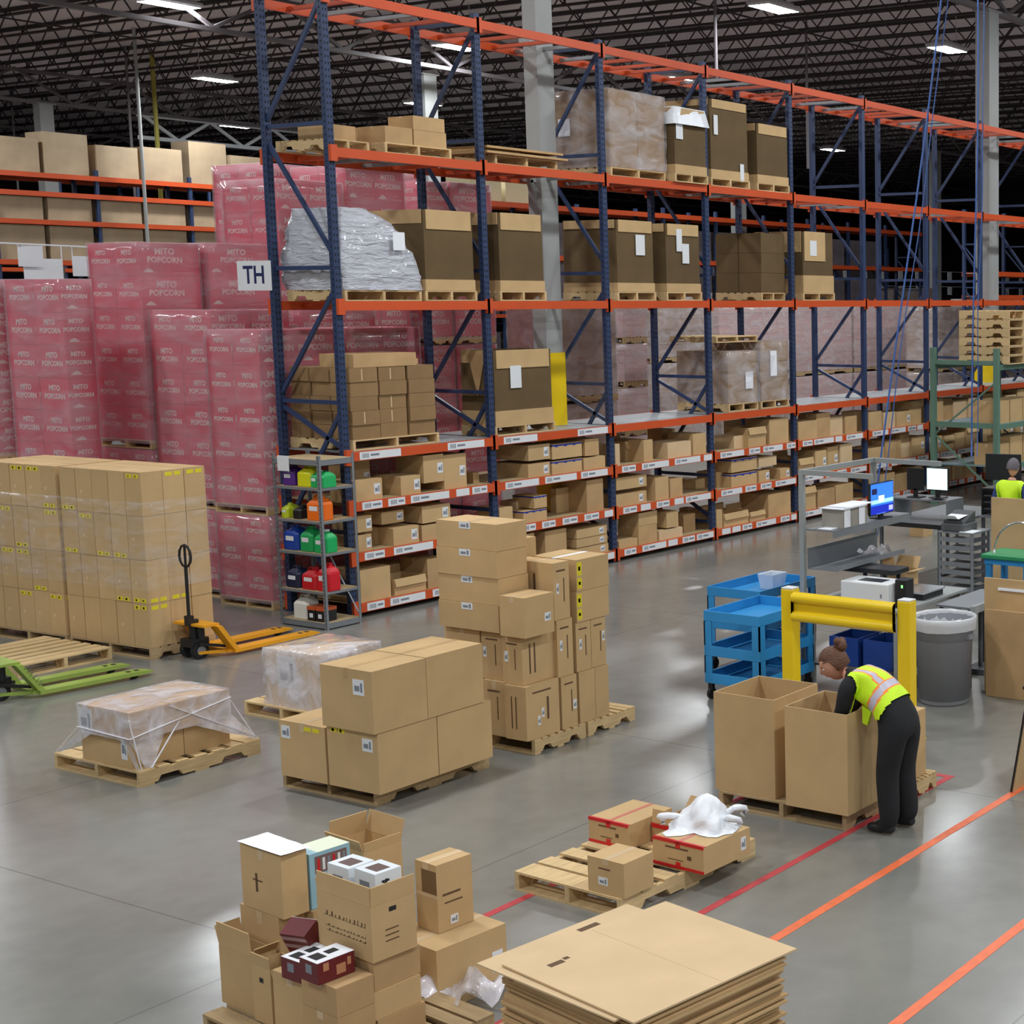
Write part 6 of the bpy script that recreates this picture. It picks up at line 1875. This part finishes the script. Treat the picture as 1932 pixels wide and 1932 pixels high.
# cardboard leaning at the right edge
cp = empty('folded_cardboard', (13.25, 6.1, 0), 0, 'tall folded cardboard with a white bar at the right edge beside the waste bin', 'cardboard')
MB().use(CARD).box(.0, 0, .003, .025, 1.0, 1.14).build('rear_sheet', cp)
MB().use(CARD2).box(-.16, -.05, .003, -.13, .9, .86).box(-.128, -.05, .003, -.1, .86, .84).build('front_sheet', cp)
MB().use(CARD).box(-.1, -.05, .82, 0, .88, .84).build('folded_top', cp)
MB().use(PAPER).box(-.02, 0, 1.03, -.001, .84, 1.055).build('white_bar', cp)
lp = empty('leaning_cardboard', (10.53, 5.3, 0), 0, 'cardboard panel with a dark edge cut by the right edge of the picture', 'cardboard')
MB().use(CARD).add([(0, .09, .002), (1.0, .09, .002), (1.0, .11, .002), (0, .11, .002), (0, -.06, .85), (1.0, -.06, .85), (1.0, -.04, .85), (0, -.04, .85)], [(0, 3, 2, 1), (4, 5, 6, 7), (0, 1, 5, 4), (1, 2, 6, 5), (2, 3, 7, 6), (3, 0, 4, 7)]).build('panel_sheet', lp)
MB().use(BLACK).bar((-.006, .1, .012), (-.006, -.05, .85), .012, .024).box(-.03, -.09, .851, .06, -.01, .875).build('edge_strip', lp)
MB().use(CARD2).bar((.1, .12, .004), (.1, .28, .4), .02).bar((.9, .12, .004), (.9, .28, .4), .02).build('prop', lp) if False else None

# ================================================================ the two big open boxes and the pallet by the person
wpl = (9.277, 6.018, 0, 0.878, 1.133, 0.084, 0)
pallet('pallet under the two big open boxes beside the bending person', wpl[0] - .1, wpl[1] + .04, 0, .8, 1.16, 0, WOOD2)
B1 = (9.129, 6.012, 0.13, 0.285, 0.547, 0.752, 0)
B2 = (9.197, 6.703, 0.13, 0.575, 0.56, 0.76, 0)
open_carton('big open brown box the person is leaning into', B1[0], B1[1], .132, .52, B1[4], B1[5], 0, CARD, t=.01)
open_carton('big open brown box left of the one the person leans into', B2[0], B2[1], .132, B2[3], B2[4] , B2[5], 0, CARD, t=.01)
b3_ = (10.23, 6.095, 0.13, 0.14, 0.137, 0.51, 0)
pallet('small piece of pallet behind the legs of the bending person', 9.99, 6.0, 0, .4, .6, 0, WOOD)
carton('tall brown box seen behind the legs of the bending person', 10.02, 6.04, .132, .27, .5, .53, 0, CARD, tape=True, tapem=YELINK)

# air hoses hanging to the benches
for k, (top, bot, lab) in enumerate([((15.766, 9.004, 7.211), (14.02, 8.9, 1.3), 'blue air hose slanting down to the packing bench with the lit monitor'),
                                      ((17.777, 9.614, 7.593), (16.942, 9.259, 1.896), 'blue air hose hanging straight down to the second packing bench')]):
    t_, b_ = Vector(top), Vector(bot)
    d_ = (t_ - b_)
    t_ = b_ + d_ * ((ZC - 1.0 - b_.z) / d_.z)
    h_ = MB().use(HOSEM)
    pts = []
    for q in range(33):
        u = q / 32
        p = b_.lerp(t_, u)
        pts.append((p.x + .03 * math.sin(6 * u), p.y + .02 * math.sin(9 * u), p.z))
    h_.tube(pts, .012, 6)
    pts = [(x + .05 + .02 * math.sin(q * .7), y - .05, z) for q, (x, y, z) in enumerate(pts)]
    h_.tube(pts, .007, 6)
    tag(h_.build('air_hose', smooth=True), lab, 'hose')

# ================================================================ people
def grow(P, E, Rr, sub=2, root=0):
    me = bpy.data.meshes.new('grow')
    me.from_pydata([tuple(p) for p in P], E, [])
    o = bpy.data.objects.new('grow', me)
    COL.objects.link(o)
    o.modifiers.new('skin', 'SKIN').use_smooth_shade = True
    if not me.skin_vertices:
        me.attributes.new  # layer is created by the modifier on evaluation
    sv = me.skin_vertices[0].data if me.skin_vertices else None
    if sv is None:
        bmh = bmesh.new(); bmh.from_mesh(me); bmh.verts.layers.skin.verify(); bmh.to_mesh(me); bmh.free()
        sv = me.skin_vertices[0].data
    for i, r in enumerate(Rr):
        sv[i].radius = r if isinstance(r, tuple) else (r, r)
        sv[i].use_root = (i == root)
    s = o.modifiers.new('sub', 'SUBSURF'); s.levels = sub; s.render_levels = sub
    dg = bpy.context.evaluated_depsgraph_get()
    dg.update()
    m2 = bpy.data.meshes.new_from_object(o.evaluated_get(dg))
    vs = [v.co.copy() for v in m2.vertices]; fs = [list(p.vertices) for p in m2.polygons]
    bpy.data.objects.remove(o)
    return vs, fs

def hand_geo(wrist, direction, palm_n, side, curl=.9, s=1.0):
    """palm, four unequal bent fingers and a thumb from the side of the palm"""
    w = Vector(wrist); d = Vector(direction).normalized(); n = Vector(palm_n).normalized(); t = d.cross(n).normalized() * side
    out = []
    pal = [w, w + d * .04 * s, w + d * .085 * s]
    P = pal[:]; E = [(0, 1), (1, 2)]; Rr = [(.024 * s, .018 * s), (.036 * s, .016 * s), (.038 * s, .014 * s)]
    out.append(grow(P, E, Rr, 1))
    for k, ln in enumerate([.072, .08, .075, .058]):
        b = w + d * .075 * s + t * (.028 - .0185 * k) * s
        a1, a2 = curl * .45, curl * 1.1
        p1 = b + (d * math.cos(a1) + n * math.sin(a1)) * ln * .5 * s
        p2 = p1 + (d * math.cos(a2) + n * math.sin(a2)) * ln * .32 * s
        p3 = p2 + (d * math.cos(a2 + .5) + n * math.sin(a2 + .5)) * ln * .24 * s
        out.append(grow([b, p1, p2, p3], [(0, 1), (1, 2), (2, 3)], [.0095 * s, .0088 * s, .008 * s, .0068 * s], 1))
    b = w + d * .025 * s + t * .028 * s
    p1 = b + (t * .75 + d * .55 + n * .3).normalized() * .036 * s
    p2 = p1 + (t * .3 + d * .8 + n * .5).normalized() * .03 * s
    out.append(grow([b, p1, p2], [(0, 1), (1, 2)], [.013 * s, .0105 * s, .008 * s], 1))
    return out

def head_geo(mb, M, s=1.0, skin=SKIN):
    """head with brow, nose, mouth, chin, eyes and ears; local +y is the face, z up; M places it"""
    nu, nv = 28, 20
    vs = []
    for j in range(nv + 1):
        ph = math.pi * j / nv
        for i in range(nu):
            th = 2 * math.pi * i / nu
            x, y, z = math.sin(ph) * math.cos(th), math.sin(ph) * math.sin(th), math.cos(ph)
            px, py, pz = x * .074, y * .094, z * .115
            if z < 0:                                   # jaw narrows to the chin, back of the skull lifts to the neck
                px *= 1 - .30 * (-z) ** 1.3
                py *= (1 - .12 * (-z)) if y > 0 else (1 - .42 * (-z))
                if y > 0: pz *= 1.04
            f = max(0, y)
            nose = math.exp(-(x / .16) ** 2 - ((z + .12) / .2) ** 2) * f ** 3
            py += .024 * nose
            py -= .010 * (math.exp(-((abs(x) - .42) / .2) ** 2 - ((z - .06) / .13) ** 2)) * f      # eye sockets
            py += .006 * math.exp(-(x / .6) ** 2 - ((z - .27) / .1) ** 2) * f                      # brow
            py += .006 * math.exp(-(x / .3) ** 2 - ((z + .48) / .07) ** 2) * f                     # lips
            py += .008 * math.exp(-(x / .3) ** 2 - ((z + .85) / .14) ** 2) * f                     # chin
            vs.append(Vector((px, py, pz)) * s)
    fs = [(j * nu + i, (j + 1) * nu + i, (j + 1) * nu + (i + 1) % nu, j * nu + (i + 1) % nu) for j in range(nv) for i in range(nu)]
    mb.use(skin).add([M @ v for v in vs], fs)
    def blob(c, r, m, nn=10):
        v2 = []
        for j in range(nn // 2 + 1):
            ph = math.pi * j / (nn // 2)
            for i in range(nn):
                th = 2 * math.pi * i / nn
                v2.append(M @ (Vector((c[0] + r[0] * math.sin(ph) * math.cos(th), c[1] + r[1] * math.sin(ph) * math.sin(th), c[2] + r[2] * math.cos(ph))) * s))
        mb.use(m).add(v2, [(j * nn + i, (j + 1) * nn + i, (j + 1) * nn + (i + 1) % nn, j * nn + (i + 1) % nn) for j in range(nn // 2) for i in range(nn)])
    for sx in (-1, 1):
        blob((sx * .030, .078, .008), (.013, .009, .008), mat('eye_white', (232, 228, 224), .3))
        blob((sx * .030, .085, .008), (.006, .004, .006), mat('eye_dark', (40, 28, 22), .3))
        blob((sx * .031, .086, .026), (.016, .004, .003), HAIR)
        blob((sx * .074, -.008, -.004), (.008, .018, .028), skin)
    blob((0, .088, -.053), (.022, .005, .004), mat('lips', (170, 90, 84), .5))

def shell(vs, fs, keep, off):
    nv = [Vector() for _ in vs]
    for f in fs:
        a, b, c = vs[f[0]], vs[f[1]], vs[f[2]]
        n = (b - a).cross(c - a)
        for i in f: nv[i] += n
    sel = [f for f in fs if keep(sum((vs[i] for i in f), Vector()) / len(f))]
    ids = sorted({i for f in sel for i in f}); mp_ = {i: k for k, i in enumerate(ids)}
    return [vs[i] + nv[i].normalized() * off for i in ids], [[mp_[i] for i in f] for f in sel]

def body_obj(name, parent, parts, mats_f):
    mb = MB()
    for vs, fs, mf in parts:
        for f in fs:
            pass
        n = len(mb.v)
        mb.v += [tuple(v) for v in vs]
        for f in fs:
            c = sum((Vector(vs[i]) for i in f), Vector()) / len(f)
            m = mf(c) if callable(mf) else mf
            mb.use(m)
            mb.f.append([i + n for i in f]); mb.m.append(mb.cur)
    return mb

# --- the person bending over the open box
WX = 9.37
BP = [(WX, 5.70, .87), (WX, 5.80, .96), (WX, 5.92, 1.045), (WX, 6.04, 1.10), (WX, 6.13, 1.115), (WX, 6.20, 1.135),     # 0-5 pelvis to neck
      (WX - .09, 5.70, .80), (WX - .10, 5.765, .46), (WX - .10, 5.745, .10), (WX - .105, 5.80, .05), (WX - .11, 5.87, .04),  # 6-10 near leg
      (WX + .09, 5.70, .80), (WX + .09, 5.74, .46), (WX + .10, 5.70, .10), (WX + .105, 5.76, .05), (WX + .11, 5.83, .04),    # 11-15 far leg
      (WX - .10, 6.045, 1.09), (WX - .172, 6.06, 1.06), (WX - .165, 6.10, .90), (WX - .13, 6.17, .79), (WX - .08, 6.26, .73),  # 16-20 near arm
      (WX + .10, 6.045, 1.09), (WX + .172, 6.07, 1.055), (WX + .165, 6.15, .91), (WX + .12, 6.24, .80), (WX + .07, 6.32, .735)]  # 21-25 far arm
BE = [(0, 1), (1, 2), (2, 3), (3, 4), (4, 5), (0, 6), (6, 7), (7, 8), (8, 9), (9, 10), (0, 11), (11, 12), (12, 13), (13, 14), (14, 15),
      (3, 16), (16, 17), (17, 18), (18, 19), (19, 20), (3, 21), (21, 22), (22, 23), (23, 24), (24, 25)]
BR = [(.17, .15), (.15, .125), (.155, .13), (.14, .11), .062, .05,
      (.115, .125), (.088, .095), (.078, .085), (.06, .05), (.045, .03), (.115, .125), (.088, .095), (.078, .085), (.06, .05), (.045, .03),
      .082, .066, .056, .046, .026, .082, .066, .056, .046, .026]
vs, fs = grow(BP, BE, BR, 2)
p1 = empty('person', (0, 0, 0), 0, 'person in black clothes and lime safety vest bending over the open box', 'person')
hm = Matrix.Translation(Vector((WX - .01, 6.275, 1.185))) @ Matrix.Rotation(R(38), 4, 'Z') @ Matrix.Rotation(R(-30), 4, 'X')
parts = [(vs, fs, lambda c: SKIN if (c.y > 6.145 and c.z > 1.06 and abs(c.x - WX) < .07) or (c.z < .75 and c.y > 6.2) else CLOTH)]
for g in hand_geo((WX - .08, 6.26, .73), (.25, .75, -.6), (.3, -.2, -.6), -1) + hand_geo((WX + .07, 6.32, .735), (-.2, .75, -.6), (-.3, -.2, -.6), 1):
    parts.append((g[0], g[1], SKIN))
bmb = body_obj('body', p1, parts, None)
hm = hm @ Matrix.Scale(1.07, 4)
head_geo(bmb, hm, 1.0)
bmb.build('body', p1, smooth=True)
# shoes
for (ax, ay, az), (bx2, by2, bz2) in (((WX - .10, 5.70, .035), (WX - .115, 5.93, .03)), ((WX + .10, 5.655, .035), (WX + .115, 5.885, .03))):
    g = grow([(ax, ay, az + .012), ((ax + bx2) / 2, (ay + by2) / 2, .046), (bx2, by2, .036)], [(0, 1), (1, 2)], [(.042, .04), (.046, .042), (.038, .03)], 2)
    sb = MB().use(BLACK); sb.add(g[0], g[1])
    sb.v = [(x, y, max(.002, z)) for x, y, z in sb.v]
    sb.build('shoe', p1, smooth=True)
# vest: a shell around the torso with reflective bands
VP = [(WX, 5.765, .955), (WX, 5.80, .975), (WX, 5.92, 1.055), (WX, 6.035, 1.105), (WX, 6.085, 1.12)]
BR4 = [r for r in BR]
gv, gf = grow(BP, BE, BR, 4)
d0 = (Vector(VP[-1]) - Vector(VP[0])).normalized()
def keep1(c):
    t = (c - Vector(VP[0])).dot(d0)
    return -.03 < t < .345 and abs(c.x - WX) < .168 - max(0, (t - .2)) * .15 and c.z > .86 and c.y < 6.13
g = shell(gv, gf, keep1, .017)
d_ = (Vector(VP[-1]) - Vector(VP[0])).normalized()
def vcol(c):
    t = (c - Vector(VP[0])).dot(d_)
    x = abs(c.x - WX)
    top = (c - Vector(VP[0])).dot(Vector((0, -d_.z, d_.y)))
    if .055 < t < .105: return VESTG
    if .040 < t < .120: return VESTO
    if t >= .12 and .068 < x < .108: return VESTG
    if t >= .12 and .055 < x < .121: return VESTO
    return VEST
vm = body_obj('vest', p1, [(g[0], g[1], vcol)], None)
vm.build('safety_vest', p1, smooth=True)
fl = MB().use(VEST).add([(WX - .13, 5.88, .90), (WX - .12, 5.96, .93), (WX - .11, 5.965, .80), (WX - .12, 5.92, .79), (WX - .10, 5.88, .90), (WX - .09, 5.96, .93), (WX - .08, 5.965, .80), (WX - .09, 5.92, .79)],
                        [(0, 1, 2, 3), (7, 6, 5, 4), (0, 4, 5, 1), (1, 5, 6, 2), (2, 6, 7, 3), (3, 7, 4, 0)])
fl.build('hanging_vest_flap', p1)
# hair with a bun
def hair(parent, M, m, bun=True, cap=False):
    nu, nv = 24, 14
    vs = []
    for j in range(nv + 1):
        ph = math.pi * .62 * j / nv
        for i in range(nu):
            th = 2 * math.pi * i / nu
            x, y, z = math.sin(ph) * math.cos(th), math.sin(ph) * math.sin(th), math.cos(ph)
            yy = y * .103 - .008
            lift = 1.0
            if y > .35 and z < .45: yy *= .82; lift = .8
            zz = z * .125 if not (y > .2 and z < .5) else max(z, .42) * .125
            wob = 0 if cap else .004 * math.sin(7 * th + 3 * ph)
            vs.append(M @ Vector((x * (.084 + wob) * (1 if lift == 1 else .95), yy + wob, zz)))
    mb = MB().use(m).add(vs, [(j * nu + i, (j + 1) * nu + i, (j + 1) * nu + (i + 1) % nu, j * nu + (i + 1) % nu) for j in range(nv) for i in range(nu)])
    if bun:
        for k, (c, r) in enumerate([((0, -.105, .085), .044), ((.02, -.125, .10), .03), ((-.015, -.10, .125), .026)]):
            v2 = []
            for j in range(9):
                ph = math.pi * j / 8
                for i in range(14):
                    th = 2 * math.pi * i / 14
                    rr_ = r * (1 + .1 * math.sin(5 * th + 4 * ph))
                    v2.append(M @ Vector((c[0] + rr_ * math.sin(ph) * math.cos(th), c[1] + rr_ * math.sin(ph) * math.sin(th), c[2] + rr_ * math.cos(ph))))
            mb.add(v2, [(j * 14 + i, (j + 1) * 14 + i, (j + 1) * 14 + (i + 1) % 14, j * 14 + (i + 1) % 14) for j in range(8) for i in range(14)])
    return mb.build('hair' if not cap else 'cap', parent, smooth=True)
tag(hair(p1, hm, HAIR), 'brown hair tied in a loose bun')

# --- the person in the cap, seen from behind at the second bench, facing away
cx, cy = 17.98, 9.24
SB = [(cx, cy, .95), (cx, cy, 1.12), (cx + .01, cy, 1.28), (cx + .02, cy, 1.40), (cx + .03, cy, 1.47), (cx + .05, cy, 1.54),
      (cx, cy + .1, .88), (cx + .02, cy + .1, .5), (cx, cy + .11, .1), (cx + .06, cy + .115, .05), (cx + .14, cy + .12, .04),
      (cx, cy - .1, .88), (cx + .02, cy - .1, .5), (cx, cy - .11, .1), (cx + .06, cy - .115, .05), (cx + .14, cy - .12, .04),
      (cx + .01, cy + .13, 1.41), (cx + .01, cy + .2, 1.37), (cx - .02, cy + .25, 1.14), (cx + .14, cy + .22, 1.0), (cx + .27, cy + .17, .985),
      (cx + .01, cy - .13, 1.41), (cx + .01, cy - .2, 1.37), (cx - .02, cy - .25, 1.14), (cx + .14, cy - .22, 1.0), (cx + .27, cy - .17, .985)]
vs, fs = grow(SB, BE, [(.145, .11), (.14, .1), (.155, .11), (.14, .095), .065, .055, .1, .07, .055, .05, .038, .1, .07, .055, .05, .038, .075, .06, .05, .042, .03, .075, .06, .05, .042, .03], 2)
p2 = empty('person', (0, 0, 0), 0, 'person in a grey cap, blue shirt and lime vest, seen from behind', 'person')
hm2 = Matrix.Translation(Vector((cx + .07, cy, 1.66))) @ Matrix.Rotation(R(-90), 4, 'Z') @ Matrix.Rotation(R(-18), 4, 'X')
parts = [(vs, fs, lambda c: SKIN if (c.z > 1.50 and abs(c.y - cy) < .08) or c.x > cx + .24 and c.z > .8 else (CLOTH if c.z < .95 else BLUEC))]
for g in hand_geo((cx + .27, cy + .17, .985), (1, -.2, -.1), (0, 0, -1), 1) + hand_geo((cx + .27, cy - .17, .985), (1, .2, -.1), (0, 0, -1), -1):
    parts.append((g[0], g[1], SKIN))
b2 = body_obj('body', p2, parts, None)
head_geo(b2, hm2, 1.0)
b2.build('body', p2, smooth=True)
gv, gf = grow(SB, BE, [(.145, .11), (.14, .1), (.155, .11), (.14, .095), .065, .055, .1, .07, .055, .05, .038, .1, .07, .055, .05, .038, .075, .06, .05, .042, .03, .075, .06, .05, .042, .03], 3)
g = shell(gv, gf, lambda c: .98 < c.z < 1.485 and abs(c.y - cy) < .185 and c.x < cx + .2, .016)
def vcol2(c):
    if 1.1 < c.z < 1.15: return VESTG
    if 1.085 < c.z < 1.165: return VESTO
    return VEST
body_obj('vest', p2, [(g[0], g[1], vcol2)], None).build('safety_vest', p2, smooth=True)
tag(hair(p2, hm2, mat('grey_cap_cloth', (104, 98, 104), .8), bun=False, cap=True), 'grey brimless-looking cap')
for s in (-1, 1):
    g = grow([(cx - .05, cy + s * .11, .045), (cx + .06, cy + s * .115, .05), (cx + .17, cy + s * .12, .038)], [(0, 1), (1, 2)], [(.042, .04), (.046, .042), (.038, .03)], 2)
    sb = MB().use(BLACK); sb.add(g[0], g[1]); sb.v = [(x, y, max(.002, z)) for x, y, z in sb.v]
    sb.build('shoe', p2, smooth=True)
